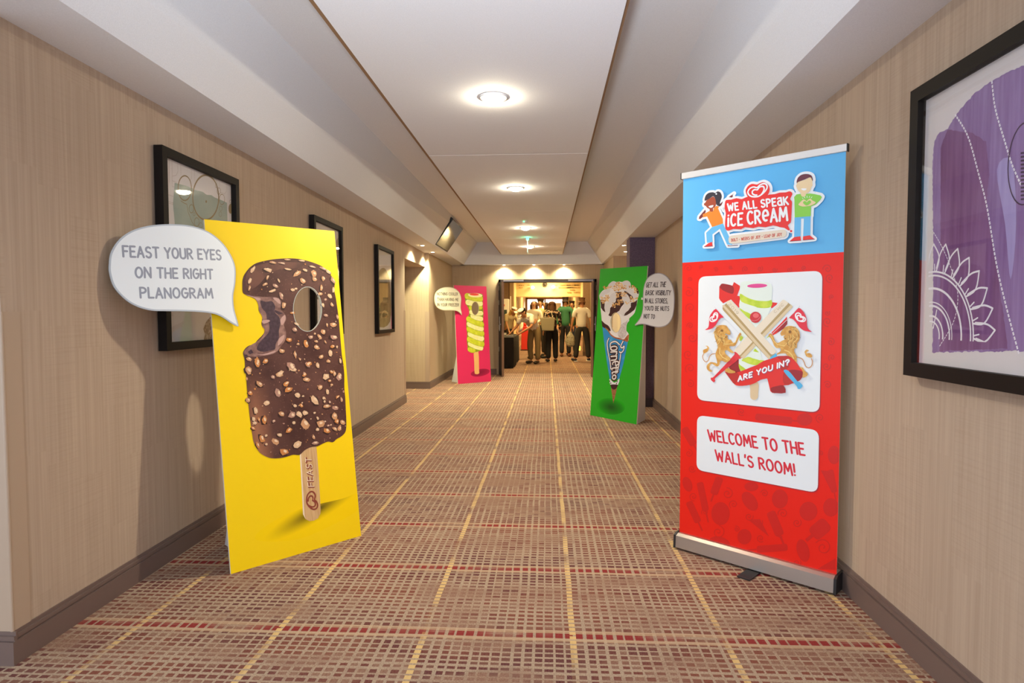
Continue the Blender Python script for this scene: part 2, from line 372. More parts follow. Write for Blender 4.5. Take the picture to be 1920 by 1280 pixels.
st(MB().box(-1.9, 2.05, 33.97, 34.0, 2.27, 2.31), 'trim_8', mat('post_brown', '#9a7d58', 0.7))
st(MB().box(-3.2, 3.4, 34.2, 58, 3.6, 3.8), 'ceiling_passage', mat('foyer_ceiling', '#cfc3a6', 0.9))
fx0, fx1 = -1.62, 1.30
e = MB().box(-3.0, fx0, 48, 48.2, 0.4, 3.6).box(fx1, 3.4, 48, 48.2, 0.4, 3.6).box(fx0, fx1, 48, 48.2, 2.62, 3.6)
st(e, 'wall_end', M_FARWALL)
st(MB().box(-3.2, 3.4, 57.8, 58, 0.4, 3.8), 'wall_end_foyer', M_WHITE)
dr = bpy.data.objects.new('door_3', None); COL.objects.link(dr); dr['kind'] = 'structure'; dr.location = (0, 48, 0.57)
MB().box(fx0, fx0+0.1, -0.03, 0.2, 0, 2.05).box(fx1-0.1, fx1, -0.03, 0.2, 0, 2.05).box(fx0, fx1, -0.03, 0.2, 1.95, 2.05).box(-0.2, -0.1, 0, 0.1, 0, 1.95).obj('frame', mat('door_timber', '#7b4a28', 0.5), dr)
for x0, x1 in ((fx0+0.1, -0.2), (-0.1, fx1-0.1)):
    MB().box(x0, x1, 0.03, 0.05, 0.0, 1.95).obj('pane', M_GLASS, dr)
    MB().box(x0, x1, 0.0, 0.08, 0.62, 0.86).box(x0, x1, 0.0, 0.08, 0.0, 0.25).obj('rail', mat('door_timber', '#7b4a28', 0.5), dr)

# ---------------------------------------------------------------- ceiling fittings
M_LAMP = mat('lamp_glow', '#fff0cf', 0.5, emit=270.0)
for i, (ly, w) in enumerate(((3.594, 'nearest the camera'), (6.128, 'second from the camera'), (8.92, 'third from the camera'), (11.34, 'farthest, beyond the green exit light'))):
    t = thing('recessed_downlight', (-0.31, ly, ZR), 'round downlight on the hung ceiling panel, '+w, 'ceiling light', 'downlights along the middle of the ceiling')
    MB().lathe([(0.082, 0), (0.082, -0.006), (0.068, -0.008), (0.062, -0.002), (0.062, 0.0)], n=28).obj('trim_ring', M_WHITE, t, smooth=True)
    MB().lathe([(0.060, -0.002), (0.055, -0.016), (0.040, -0.027), (0.020, -0.033), (0.0001, -0.034)], n=28).obj('glass_diffuser', M_LAMP, t, smooth=True)
def spotfit(x, y, z, label, group):
    t = thing('recessed_spotlight', (x, y, z), label, 'ceiling light', group)
    MB().lathe([(0.045, 0), (0.045, -0.005), (0.034, -0.006), (0.030, 0.0)], n=20).obj('trim_ring', M_WHITE, t, smooth=True)
    MB().lathe([(0.030, -0.001), (0.022, -0.006), (0.0001, -0.009)], n=20).obj('bulb', mat('spot_glow', '#fff2d0', 0.5, emit=40.0), t, smooth=True)
spotfit(-1.908, 9.372, ZS, 'small bright spotlight in left soffit above the wall opening, nearer one', 'soffit spotlights on the left')
spotfit(-1.938, 10.368, ZS, 'small bright spotlight in left soffit above the wall opening, farther one', 'soffit spotlights on the left')
spotfit(1.326, 10.5, ZS, 'small spotlight in ceiling of right alcove, beside the dark pier', 'alcove spotlights on the right')
spotfit(1.18, 9.55, ZS, 'small spotlight in right alcove ceiling, half hidden by the soffit edge', 'alcove spotlights on the right')
# downlight in slot above far wall: narrow slot pocket
for lx, w in ((-0.914, 'left'), (-0.278, 'middle'), (0.362, 'right')):
    spotfit(lx, 13.1, ZS, '%s of three small wall washers above the double doorway' % w, 'wall washers above the doorway')
t = thing('exit_sign', (-0.316, 10.09, ZR), 'hanging emergency exit sign seen edge on with green light', 'exit sign')
MB().box(-0.02, 0.02, -0.045, 0.045, -0.045, 0).obj('housing', M_WHITE, t, bevel=0.004)
MB().cyl((0, -0.046, -0.022), (0, -0.054, -0.022), 0.020, n=14).obj('indicator_light', mat('green_glow', '#19e86a', 0.5, emit=30.0), t)
lamp('POINT', 'exit_sign_glow', (-0.316, 9.98, ZR-0.05), 0.8, (0.1, 1.0, 0.55), 0.01)
MB().box(-0.004, 0.004, -0.16, 0.16, -0.24, -0.045).obj('blade', mat('exit_blade', '#c9f3e4', 0.3, emit=0.5), t)
t = thing('smoke_detector', (-0.307, 8.267, ZR), 'tiny white ceiling detector with a green light before the exit sign', 'detector')
MB().lathe([(0.05, 0), (0.048, -0.018), (0.03, -0.03), (0.0001, -0.032)], n=20).obj('body', M_WHITE, t, smooth=True)
MB().cyl((0, -0.046, -0.018), (0, -0.05, -0.018), 0.004, n=8).obj('indicator_light', MATS['green_glow'], t)
t = thing('dome_camera', (-0.11, 33.97, 2.98), 'small dark round camera on the yellow lit bulkhead beyond the doors', 'camera')
MB().cyl((0, 0, 0), (0, -0.05, 0), 0.14, n=20).obj('base', mat('cam_black', '#2a2620', 0.4), t)
MB().lathe([(0.11, 0), (0.09, 0.06), (0.05, 0.1), (0.0001, 0.11)], n=20).obj('dome', MATS['cam_black'], t, smooth=True)
t.children[1].rotation_euler = (pi/2, 0, 0); t.children[1].location = (0, -0.05, 0)
for x, z, w in ((-0.78, 2.80, 'left'), (0.34, 2.82, 'right')):
    t = thing('wall_spotlight', (x, 33.97, z), 'small glowing wall lamp, %s one of a pair on the yellow bulkhead' % w, 'wall lamp', 'lamps on the far bulkhead')
    MB().cyl((0, 0, 0), (0, -0.16, 0), 0.03, n=10).obj('arm', M_WHITE, t)
    MB().lathe([(0.0001, -0.09), (0.07, -0.06), (0.1, 0), (0.07, 0.06), (0.0001, 0.09)], (0, -0.2, 0), 16).obj('shade', mat('wall_lamp_glow', '#fff0c0', 0.5, emit=12.0), t, smooth=True)
rnd = random.Random(4)
lt = MB()
for x0, x1, rows in ((-1.55, -0.95, 2), (0.45, 1.75, 2), (1.1, 1.75, 4)):
    for r in range(rows):
        x = x0
        while x < x1-0.05:
            w = rnd.uniform(0.05, 0.16)
            if rnd.random() < 0.8: lt.box(x, x+w, 33.955, 33.97, 2.90-0.13*r, 2.95-0.13*r)
            x += w+0.03
tag(lt.obj('wall_lettering', mat('lettering_tan', '#a88e5c', 0.8)), 'faint unreadable grey lettering on the yellow bulkhead beyond the doors', 'lettering', kind='stuff')

# television on the sloping ceiling side
tvO = Vector((-1.715, 9.42, 2.365)); tvU = Vector((-0.01, 1.18, 0)).normalized()
tvV = Vector((0.277, 0, 0.392)).normalized(); tvN = tvU.cross(tvV)*-1
if tvN.x < 0: tvN = -tvN
rot = Matrix((tvU, -tvN, tvV)).transposed()
t = thing('wall_television', tvO, 'flat black television mounted tilted on the left ceiling slope', 'television', rot=rot)
MB().box(0, 1.18, 0, 0.05, 0, 0.485).obj('casing', mat('tv_black', '#0d0c0e', 0.35), t, bevel=0.006)
MB().box(0.015, 1.165, -0.002, 0.001, 0.02, 0.47).obj('screen', mat('tv_screen', '#0a0a0a', 0.06, spec=0.9), t)
MB().box(0.4, 0.8, 0.05, 0.09, 0.12, 0.36).obj('bracket', M_STEEL, t)

# ================================================================ flat printing on boards
def zz(x0, y0, s, pts): return [(x0+x/s, y0+y/s) for x, y in pts]
def smooth(pts, closed=False, n=5):
    P = [Vector((p[0], p[1])) for p in pts]; N = len(P); out = []
    if N < 3: return [tuple(p) for p in P]
    rng_ = range(N) if closed else range(N-1)
    for i in rng_:
        p0 = P[(i-1) % N] if closed or i > 0 else P[0]; p1 = P[i]; p2 = P[(i+1) % N]
        p3 = P[(i+2) % N] if closed or i+2 < N else P[-1]
        for k in range(n):
            t = k/n
            q = 0.5*((2*p1)+(p2-p0)*t+(2*p0-5*p1+4*p2-p3)*t*t+(3*p1-p0-3*p2+p3)*t**3)
            out.append((q.x, q.y))
    if not closed: out.append(tuple(P[-1]))
    return out
def ell(cx, cy, rx, ry, rot=0, n=28, a0=0, a1=360):
    r = radians(rot); o = []
    full = abs(a1-a0) >= 360
    for i in range(n if full else n+1):
        a = radians(a0+(a1-a0)*i/n); x = rx*cos(a); y = ry*sin(a)
        o.append((cx+x*cos(r)-y*sin(r), cy+x*sin(r)+y*cos(r)))
    return o
def rrect(c, r, n=6):
    """rounded quad: c = 4 corners, r = radius in same unit"""
    o = []
    for i in range(4):
        p = Vector(c[i]); a = (Vector(c[i-1])-p).normalized(); b = (Vector(c[(i+1) % 4])-p).normalized()
        for k in range(n+1):
            t = k/n; w0 = (1-t)**2; w2 = t*t
            q = p+a*r*w0+b*r*w2
            o.append((q.x, q.y))
    return o
class Surf:
    """a flat thing with its own frame: x along U, y backwards, z along V"""
    def __init__(s, O, U, V, thick=0.0):
        s.O = Vector(O); s.U = Vector(U).normalized(); s.V = Vector(V); s.V = (s.V-s.U*s.V.dot(s.U)).normalized()
        s.B = s.V.cross(s.U)          # backwards
        s.R = Matrix((s.U, s.B, s.V)).transposed(); s.layer = 0; s.root = None; s.front = 0.0
    def uv(s, px, py):
        d = ray(px, py); N = s.B; t = (s.O+s.B*s.front-EYEV).dot(N)/d.dot(N); p = EYEV+d*t-s.O
        return (p.dot(s.U), p.dot(s.V))
    def pts(s, L): return [s.uv(*p) for p in L]
    def scale(s, px, py):
        a = s.uv(px, py); b = s.uv(px, py+10); return hypot(a[0]-b[0], a[1]-b[1])/10
    def local(s, w): d = Vector(w)-s.O; return (d.dot(s.U), d.dot(s.B), d.dot(s.V))
    def emit(s, name, polys, m, lift=None, parent=None, cut=None, clip=None, multi=False):
        """polys: list of outlines (each outline a list of (u,v)) or (outline, [holes])"""
        s.layer += 1; y = s.front-0.0002*s.layer if lift is None else lift
        mb = MB()
        for k, p in enumerate(polys):
            holes = []
            if isinstance(p, dict): holes = p['h']; p = p['o']
            loops = [[Vector((a, b, 0)) for a, b in q] for q in [p]+holes]
            flat = [v for l in loops for v in l]
            tri = tessellate_polygon(loops)
            yy = y-1.8e-6*(k % 100)
            mb.add([(v.x, yy, v.y) for v in flat], [tuple(t) for t in tri])
        me = bpy.data.meshes.new(name); me.from_pydata(mb.v, [], mb.f); me.update()
        bm = bmesh.new(); bm.from_mesh(me)
        for f in bm.faces:
            if f.normal.y > 0: f.normal_flip()
        for ring, keep_in in ((cut, False), (clip, True)):
            if not ring: continue
            c0 = Vector((sum(p[0] for p in ring)/len(ring), 0, sum(p[1] for p in ring)/len(ring)))
            for i in range(len(ring)):
                a = Vector((ring[i-1][0], 0, ring[i-1][1])); b = Vector((ring[i][0], 0, ring[i][1])); d = b-a
                n_ = Vector((d.z, 0, -d.x))
                if n_.dot(c0-a) > 0: n_ = -n_
                bmesh.ops.bisect_plane(bm, geom=bm.verts[:]+bm.edges[:]+bm.faces[:], plane_co=a, plane_no=n_, clear_outer=keep_in, dist=1e-6)
            if not keep_in:
                dl = [f for f in bm.faces if inside((f.calc_center_median().x, f.calc_center_median().z), ring)]
                bmesh.ops.delete(bm, geom=dl, context='FACES')
        bm.to_mesh(me); bm.free(); me.materials.append(m)
        o = bpy.data.objects.new(name, me); COL.objects.link(o); o.parent = parent or s.root
        if multi or (len(polys) > 1 and any(k in name for k in ('nut', 'letter', 'dots', 'pattern', 'crumb', 'highlight', 'logo', 'outline', 'tail', 'pole', 'sole', 'ring', 'heart'))): o['kind'] = 'stuff'
        return o
    def px(s, name, polys, m, **k):
        return s.emit(name, [s.pts(p) if not isinstance(p, dict) else {'o': s.pts(p['o']), 'h': [s.pts(h) for h in p['h']]} for p in polys], m, multi=len(polys) > 1, **k)
def ribbon(line, w, closed=False, cap=True):
    """list of small polys that make a round-ended stroke; line in (u,v), w = width"""
    out = []; h = w/2; L = [Vector(p) for p in line]
    if closed: L.append(L[0])
    M = [L[0]]
    for p in L[1:]:
        if (p-M[-1]).length > 1e-6: M.append(p)
    L = M
    if len(L) < 2: return [ell(L[0].x, L[0].y, h, h, n=12)]
    for i in range(len(L)-1):
        a, b = L[i], L[i+1]; d = (b-a).normalized(); n = Vector((-d.y, d.x))*h
        out.append([tuple(a+n), tuple(b+n), tuple(b-n), tuple(a-n)])
    for i, p in enumerate(L):
        if 0 < i < len(L)-1:
            d0 = (L[i]-L[i-1]).normalized(); d1 = (L[i+1]-L[i]).normalized()
            if d0.dot(d1) > 0.995 : continue
        out.append(ell(p.x, p.y, h, h, n=10))
    return out
def arc(cx, cy, rx, ry, a0, a1, n=9): return [(cx+rx*cos(radians(a0+(a1-a0)*i/n)), cy+ry*sin(radians(a0+(a1-a0)*i/n))) for i in range(n+1)]
# hand-drawn style stroke letters: width, strokes (unit height)
G = {
 'A': (.50, [[(0,0),(.25,1),(.5,0)], [(.1,.34),(.4,.34)]]),
 'B': (.44, [[(0,0),(0,1)], [(0,1)]+arc(.2,.77,.2,.23,90,-90)+[(0,.54)], [(0,.54)]+arc(.22,.27,.22,.27,90,-90)+[(0,0)]]),
 'C': (.44, [arc(.25,.5,.25,.5,50,310,14)]),
 'D': (.46, [[(0,0),(0,1)], [(0,1)]+arc(.12,.5,.34,.5,90,-90,12)+[(0,0)]]),
 'E': (.38, [[(.38,1),(0,1),(0,0),(.38,0)], [(0,.52),(.32,.52)]]),
 'F': (.38, [[(.38,1),(0,1),(0,0)], [(0,.52),(.32,.52)]]),
 'G': (.48, [arc(.25,.5,.25,.5,55,360,14)+[(.27,.5)]]),
 'H': (.46, [[(0,0),(0,1)], [(.46,0),(.46,1)], [(0,.5),(.46,.5)]]),
 'I': (.02, [[(.01,0),(.01,1)]]),
 'J': (.36, [[(.36,1),(.36,.25)]+arc(.18,.22,.18,.22,0,-160)]),
 'K': (.46, [[(0,0),(0,1)], [(.44,1),(0,.45)], [(.12,.58),(.46,0)]]),
 'L': (.36, [[(0,1),(0,0),(.36,0)]]),
 'M': (.62, [[(0,0),(.08,1),(.31,.3),(.54,1),(.62,0)]]),
 'N': (.48, [[(0,0),(0,1),(.48,0),(.48,1)]]),
 'O': (.52, [arc(.26,.5,.26,.5,90,450,20)]),
 'P': (.42, [[(0,0),(0,1)], [(0,1)]+arc(.17,.74,.25,.26,90,-90)+[(0,.48)]]),
 'R': (.44, [[(0,0),(0,1)], [(0,1)]+arc(.17,.76,.23,.24,90,-90)+[(0,.52)], [(.14,.52),(.44,0)]]),
 'S': (.42, [arc(.22,.76,.2,.24,40,250,10)+arc(.21,.25,.21,.26,75,-150,10)]),
 'T': (.46, [[(0,1),(.46,1)], [(.23,1),(.23,0)]]),
 'U': (.46, [[(0,1),(0,.28)]+arc(.23,.26,.23,.26,180,360)+[(.46,1)]]),
 'V': (.48, [[(0,1),(.24,0),(.48,1)]]),
 'W': (.68, [[(0,1),(.15,0),(.34,.75),(.53,0),(.68,1)]]),
 'Y': (.46, [[(0,1),(.23,.5),(.46,1)], [(.23,.5),(.23,0)]]),
 'Z': (.42, [[(0,1),(.42,1),(0,0),(.42,0)]]),
 '0': (.46, [arc(.23,.5,.23,.5,90,450,18)]), '1': (.16, [[(0,.8),(.14,1),(.14,0)]]),
 '2': (.42, [arc(.21,.74,.2,.26,160,-30)+[(0,0),(.42,0)]]), '9': (.44, [arc(.22,.7,.21,.3,0,360,16), [(.43,.7),(.4,.3),(.2,0)]]),
 '-': (.30, [[(0,.5),(.3,.5)]]), ',': (.05, [[(.05,.05),(0,-.12)]]), "'": (.05, [[(.05,1.05),(.02,.82)]]),
 '!': (.02, [[(.01,1),(.01,.32)], [(.01,.03),(.011,.03)]]), '?': (.4, [arc(.2,.74,.2,.26,170,-70,10)+[(.2,.32)], [(.2,.03),(.201,.03)]]),
 'a': (.46, [[(.42,1),(.46,0)], arc(.23,.3,.23,.3,60,360,12), [(.05,.9)]+arc(.22,.72,.21,.28,120,0,6)]),
 'i': (.02, [[(.01,.68),(.01,0)], [(.01,.93),(.011,.93)]]),
 'e': (.44, [[(.03,.5),(.44,.55)]+arc(.23,.55,.22,.42,10,290,12)]),
 'o': (.44, [arc(.22,.33,.22,.33,90,450,16)]), 'r': (.32, [[(0,0),(0,.66)], [(0,.4)]+arc(.18,.4,.18,.26,160,40,5)]),
 'n': (.42, [[(0,0),(0,.66)], [(0,.4)]+arc(.2,.42,.22,.24,160,0,7)+[(.42,0)]]), 't': (.28, [[(.1,.95),(.1,.15),(.16,0),(.28,.03)], [(-.04,.64),(.26,.64)]]),
}
def textlines(sf, txt, p0, p1, ptop, wght=0.14, gap=0.2, space=0.36, raw=False, wob=0.0, seed=1):
    """stroke polys for a line of text: p0/p1 = baseline ends, ptop = top of the first letter (pixels, or (u,v) if raw)"""
    a, b, c = (p0, p1, ptop) if raw else (sf.uv(*p0), sf.uv(*p1), sf.uv(*ptop))
    a = Vector(a); b = Vector(b); up = Vector(c)-a; X = b-a; r = random.Random(seed)
    W_ = sum((space if ch == ' ' else G[ch][0]+gap) for ch in txt)-gap
    polys = []; x = 0; w = up.length*wght
    for ch in txt:
        if ch == ' ': x += space; continue
        gw, strokes = G[ch]; dy = r.uniform(-wob, wob)
        for s_ in strokes:
            polys += ribbon([tuple(a+X*((x+q[0])/W_)+up*(wght/2+(1-wght)*q[1]+dy)) for q in s_], w)
        x += gw+gap
    return polys
HEART_OUT = [(.36,.485),(.76,.21),(.98,-.12),(.91,-.43),(.64,-.58),(.27,-.52),(-.04,-.33),(-.39,-.48),(-.76,-.42),(-1,-.15),(-.94,.18),(-.64,.45),(-.15,.585),(.21,.545),(.48,.33),(.66,.03),(.64,-.24),(.45,-.34),(.18,-.3),(-.04,-.1),(-.33,-.18),(-.54,-.06),(-.54,.18),(-.33,.36),(-.12,.42)]
HEART_IN = [(0,.27),(-.22,.12),(-.3,-.02),(-.2,-.1),(-.05,0),(.05,.02),(.18,-.1),(.31,-.09),(.3,.06),(.16,.22)]
def heart(sf, c, s_, rot, colname, m, w=0.14, inner=None, squash=1.0):
    cu, cv = sf.uv(*c); k = sf.scale(*c)*s_; r = radians(rot)
    def T(p): x, y = p[0]*squash, -p[1]; return (cu+k*(x*cos(r)-y*sin(r)), cv+k*(x*sin(r)+y*cos(r)))
    sf.emit(colname, ribbon([T(p) for p in smooth(HEART_OUT, n=4)], k*w), m)
    sf.emit(colname, [[T(p) for p in smooth(HEART_IN, True, 4)]], inner or m)
def inside(p, poly):
    x, y = p; c = False; n = len(poly)
    for i in range(n):
        x1, y1 = poly[i]; x2, y2 = poly[i-1]
        if (y1 > y) != (y2 > y) and x < (x2-x1)*(y-y1)/(y2-y1)+x1: c = not c
    return c
def shadow_mat(name, base, dark, cu, cv, ru, rv, rot, power=1.0, amt=0.9):
    """printed soft blob: base colour, darker towards the middle of an ellipse on the print"""
    n = NB(name); x, y, z = n.xyz(); r = radians(rot)
    dx = n.f('SUBTRACT', x, cu); dz = n.f('SUBTRACT', z, cv)
    a = n.f('DIVIDE', n.f('ADD', n.f('MULTIPLY', dx, cos(r)), n.f('MULTIPLY', dz, sin(r))), ru)
    b = n.f('DIVIDE', n.f('SUBTRACT', n.f('MULTIPLY', dz, cos(r)), n.f('MULTIPLY', dx, sin(r))), rv)
    d = n.f('SQRT', n.f('ADD', n.f('MULTIPLY', a, a), n.f('MULTIPLY', b, b)))
    k = n.rng(d, 1.0, 0.1, 0.0, amt); k = n.f('POWER', k, power)
    return n.done(n.mix(k, lin(base), lin(dark)), 0.45, 0.3)

def make_board(name, label, corners, base, lean, height, m_face, hole, thick=0.012):
    """standee: base = (BL, BR) floor points, leaning back; face sheet with a cut-out hole"""
    BL, BR = Vector((*base[0], 0)), Vector((*base[1], 0)); e = (BR-BL).normalized(); back = Vector((-e.y, e.x, 0))
    V = Vector((back.x*lean, back.y*lean, height))
    sf = Surf(BL, e, V); t = thing(name, BL, label, 'display board', rot=sf.R); sf.root = t
    w = (BR-BL).length; h = V.length
    outl = [sf.uv(*p) for p in corners]
    outl = [(a, max(b, 0.0)) for a, b in outl]
    hp = sf.pts(hole)
    # solid foam board with a real hole
    loops = [[Vector((a, b, 0)) for a, b in q] for q in (outl, hp)]
    flat = [v for l in loops for v in l]; tri = tessellate_polygon(loops)
    mb = MB(); n = len(flat)
    vs = [(v.x, 0, v.y) for v in flat]+[(v.x, thick, v.y) for v in flat]
    fs = [tuple(q) for q in tri]+[tuple(i+n for i in q)[::-1] for q in tri]
    k = 0
    for l in loops:
        for i in range(len(l)):
            a, b = k+i, k+(i+1) % len(l); fs.append((a, b, b+n, a+n))
        k += len(l)
    mb.add(vs, fs); mb.obj('board', mat('board_white_edge', '#e8e2d4', 0.6), t)
    sf.emit('printed_face', [{'o': outl, 'h': [hp]}], m_face)
    return sf, t, w, h
def strut(sf, t, w, h, lean, topk=0.72, side_u=None, bot=0.34, name='back_strut'):
    """triangular card wing behind the board that stands on the floor"""
    u = w/2 if side_u is None else side_u
    # floor direction behind: point at distance bot behind the base line, z=0 world
    back = Vector((sf.B.x, sf.B.y, 0)).normalized()
    p0 = sf.O+sf.U*u+back*0.014+Vector((0, 0, 0.002)); p1 = sf.O+sf.U*u+back*bot+Vector((0, 0, 0.002)); p2 = sf.O+sf.U*u+sf.V*(h*topk)+sf.B*0.014
    q = [sf.local(p) for p in (p0, p1, p2)]
    MB().prism([Vector(a)-Vector((0.003, 0, 0)) for a in q], (0.006, 0, 0)).obj(name, mat('card_white', '#dcdcde', 0.7), t)
def bubble(sf, t, outline, rim_m, face_m, off=0.02, lines=(), text_m=None, wght=0.13, inset=3.5, pivot=None, turn=0.0):
    """cut-out bubble fixed to the board at the pivot pixel, turned a little towards the room"""
    pu, pv = sf.uv(*pivot); O = sf.O+sf.U*pu+sf.V*pv-sf.B*off
    U = Matrix.Rotation(radians(turn), 3, 'Z') @ sf.U
    b = Surf(O, U, sf.V); b.root = t; b.front = -0.006
    out = b.pts(smooth(outline, True, 5))
    mb = MB().prism([(a, -0.006, v) for a, v in out], (0, 0.006, 0))
    o = mb.obj('speech_bubble', rim_m, t)
    Mt = Matrix.Translation(sf.O) @ sf.R.to_4x4(); Mb = Matrix.Translation(b.O) @ b.R.to_4x4()
    o.matrix_local = Mt.inverted() @ Mb
    k = b.scale(*outline[0]); inn = []; N = len(out)
    area = sum(out[i-1][0]*out[i][1]-out[i][0]*out[i-1][1] for i in range(N)); sg = 1 if area > 0 else -1
    for i in range(N):
        p = Vector(out[i]); d = (Vector(out[(i+1) % N])-Vector(out[i-1])).normalized()
        q = p+Vector((-d.y, d.x))*k*inset*sg
        inn.append((q.x, q.y))
    b.emit('bubble_face', [inn], face_m, parent=o)
    MB().box(-0.012, 0.012, 0.0, off+0.03, -0.012, 0.012).obj('spacer', mat('card_white', '#dcdcde', 0.7), o)
    for i, (s_, a, c, top) in enumerate(lines):
        b.emit('lettering', textlines(b, s_, a, c, top, wght=wght, wob=0.012, seed=i), text_m, parent=o)
    return b
# ================================================================ the yellow board
M_Y = mat('print_yellow', '#fcd400', 0.42)
HOLE_Y = ell(576, 579.5, 26.5, 41.5, 0, 36)
yb, yt, yw, yh = make_board('standee_board', 'yellow leaning display board showing a bitten nut covered chocolate ice cream', [(383,411),(627,433),(677,1004),(433,1076)],
    ((-1.562, 2.903), (-1.077, 3.460)), 0.253, 1.778, M_Y, HOLE_Y)
strut(yb, yt, yw, yh, 0.25, topk=0.5, side_u=yw*0.18, bot=0.42)
strut(yb, yt, yw, yh, 0.25, topk=0.5, side_u=yw*0.82, bot=0.42)
A = lambda L: zz(440, 470, 5.3333, L)
B_ = lambda L: zz(440, 680, 4.0, L)
choc = A([(165,155),(220,122),(320,97),(420,82),(540,76),(640,82),(740,105),(840,140),(900,175),(945,225),(975,265),(1000,310),(995,390),(1010,470),(1025,570),(1040,690),(1050,800),(1060,920),(1070,1040),(1085,1130),(1095,1240)])
choc += B_([(822,190),(828,260),(832,340),(836,420),(836,480),(828,520),(800,550),(765,570),(735,595),(700,590),(660,605),(620,625),(570,632),(525,655),(485,690),(440,688),(400,700),(350,712),(290,716),(240,705),(190,675),(160,635),(140,590),(128,520),(118,450),(108,370),(100,290),(92,200),(85,110),(78,40)])
choc += A([(100,1200),(100,1100),(85,1040),(85,1010),(110,970),(150,945),(190,938),(225,895),(270,850),(295,815),(298,775),(270,745),(268,715),(275,660),(240,600),(238,550),(225,500),(180,465),(110,440),(80,415),(76,350),(78,290),(95,240),(130,190)])
choc_s = smooth(choc, True, 3)
# printed soft shadow under the stick
cu, cv = yb.uv(590, 958)
sh = shadow_mat('print_yellow_shade', '#fcd400', '#2e2a12', cu, cv, 0.30, 0.062, 16, 1.3, 0.95)
yb.px('print_shade', [smooth([(480,1012),(560,1010),(640,975),(676,950),(672,925),(640,935),(560,955),(500,985)], True, 4)], sh, clip=yb.pts([(383,411),(627,433),(677,1004),(433,1076)]))
# stick
stick = B_([(485,640),(612,620),(628,800),(645,1100),(642,1130),(625,1165),(595,1182),(560,1186),(530,1170),(512,1135),(500,900)])
yb.px('stick_print', [stick], mat('print_wood', '#d9b27e', 0.5, noise=(14, '#c79a63', 0.4, 0.65, (6, 1, 0.5))))
yb.px('stick_edge_print', [B_([(485,640),(495,640),(510,900),(524,1140),(530,1170),(512,1135),(500,900)])], mat('print_wood_pale', '#f2dcbb', 0.5))
mbr = mat('print_stick_brown', '#8e4030', 0.5)
fe = B_([(575,1000)])[0]
# letters run down the stick, reading upwards
P = textlines(yb, 'FEAST', B_([(600,930)])[0], B_([(578,716)])[0], B_([(550,930)])[0], wght=0.27, gap=0.24)
yb.emit('stick_lettering', P, mbr)
yb.emit('stick_lettering_relief', textlines(yb, 'FEAST', B_([(598,926)])[0], B_([(576,712)])[0], B_([(548,926)])[0], wght=0.10, gap=0.24), mat('print_wood_pale', '#f2dcbb', 0.5))
heart(yb, B_([(578,1035)])[0], 17.5, -85, 'heart_logo_print', mbr, 0.17, mat('print_wood', '', 0), 1.0)
def choc_mat():
    n = NB('print_chocolate'); x, y, z = n.xyz()
    lo = n.noise(n.vec(n.f('MULTIPLY', x, 6.0), n.f('MULTIPLY', z, 5.0)), 1.0, 3.0)
    hi = n.noise(n.vec(n.f('MULTIPLY', x, 90.0), n.f('MULTIPLY', z, 90.0)), 1.0, 3.0)
    c = n.mix(n.rng(lo, 0.35, 0.7), lin('#4a2d27'), lin('#66433a'))
    c = n.mix(n.rng(hi, 0.62, 0.75), c, lin('#8a6455'))
    # lit left flank of the photographed ice cream: part of the printed picture
    k = n.rng(n.f('ABSOLUTE', n.f('SUBTRACT', x, 0.185)), 0.085, 0.0); k2 = n.rng(z, 1.0, 0.75)
    c = n.mix(n.f('MULTIPLY', n.f('MULTIPLY', k, k2), 0.85), c, lin('#a86f50'))
    return n.done(c, 0.42, 0.4)
M_CH = choc_mat()
yb.px('ice_cream_print', [{'o': choc_s, 'h': [HOLE_Y]}], M_CH)
tophi = A([(110,260),(170,170),(330,120),(500,110),(700,130),(600,175),(450,185),(330,240),(250,330),(180,380),(120,400)])
yb.px('ice_cream_gloss_print', [smooth(tophi, True, 4)], mat('print_choc_mid', '#70483a', 0.42, noise=(9, '#4f3028', 0.4, 0.65)))
bite = A([(110,440),(190,450),(290,462),(380,460),(440,475),(468,530),(455,585),(490,620),(515,680),(490,740),(510,800),(508,880),(470,945),(430,1000),(370,1035),(290,1050),(200,1060),(130,1050),(90,1030),(95,1000),(150,950),(225,905),(280,850),(298,790),(270,745),(275,660),(240,600),(235,540),(200,480)])
yb.px('bite_rim_print', [smooth(bite, True, 3)], mat('print_bite_rim', '#9a7468', 0.45, noise=(26, '#6d4a44', 0.38, 0.62)))
core = A([(255,500),(310,510),(370,505),(405,560),(395,610),(440,660),(455,720),(440,800),(440,870),(410,930),(400,985),(340,1000),(280,1010),(220,985),(245,920),(300,860),(340,810),(345,740),(320,680),(310,620),(270,570)])
yb.px('bite_core_print', [smooth(core, True, 3)], mat('print_bite_core', '#3c2730', 0.5, noise=(60, '#4d3640', 0.4, 0.7)))
yb.px('bite_core_print', [A([(400,590),(480,625),(440,640),(395,610)]), A([(130,1010),(165,985),(185,1020),(150,1035)]), ell(440+112/5.33, 470+1047/5.33, 3, 2)], MATS['print_bite_core'])
yb.px('bite_highlight_print', [smooth(A(q), True, 3) for q in ([(110,445),(200,462),(260,480),(230,500),(190,470)], [(380,470),(440,480),(455,530),(430,520)], [(270,700),(330,690),(350,705),(290,730)], [(200,1030),(280,1035),(400,1000),(390,1020),(290,1045)], [(455,690),(500,640),(505,690),(470,745)], [(440,880),(495,840),(480,900),(430,950)])], mat('print_bite_light', '#bd978c', 0.45))
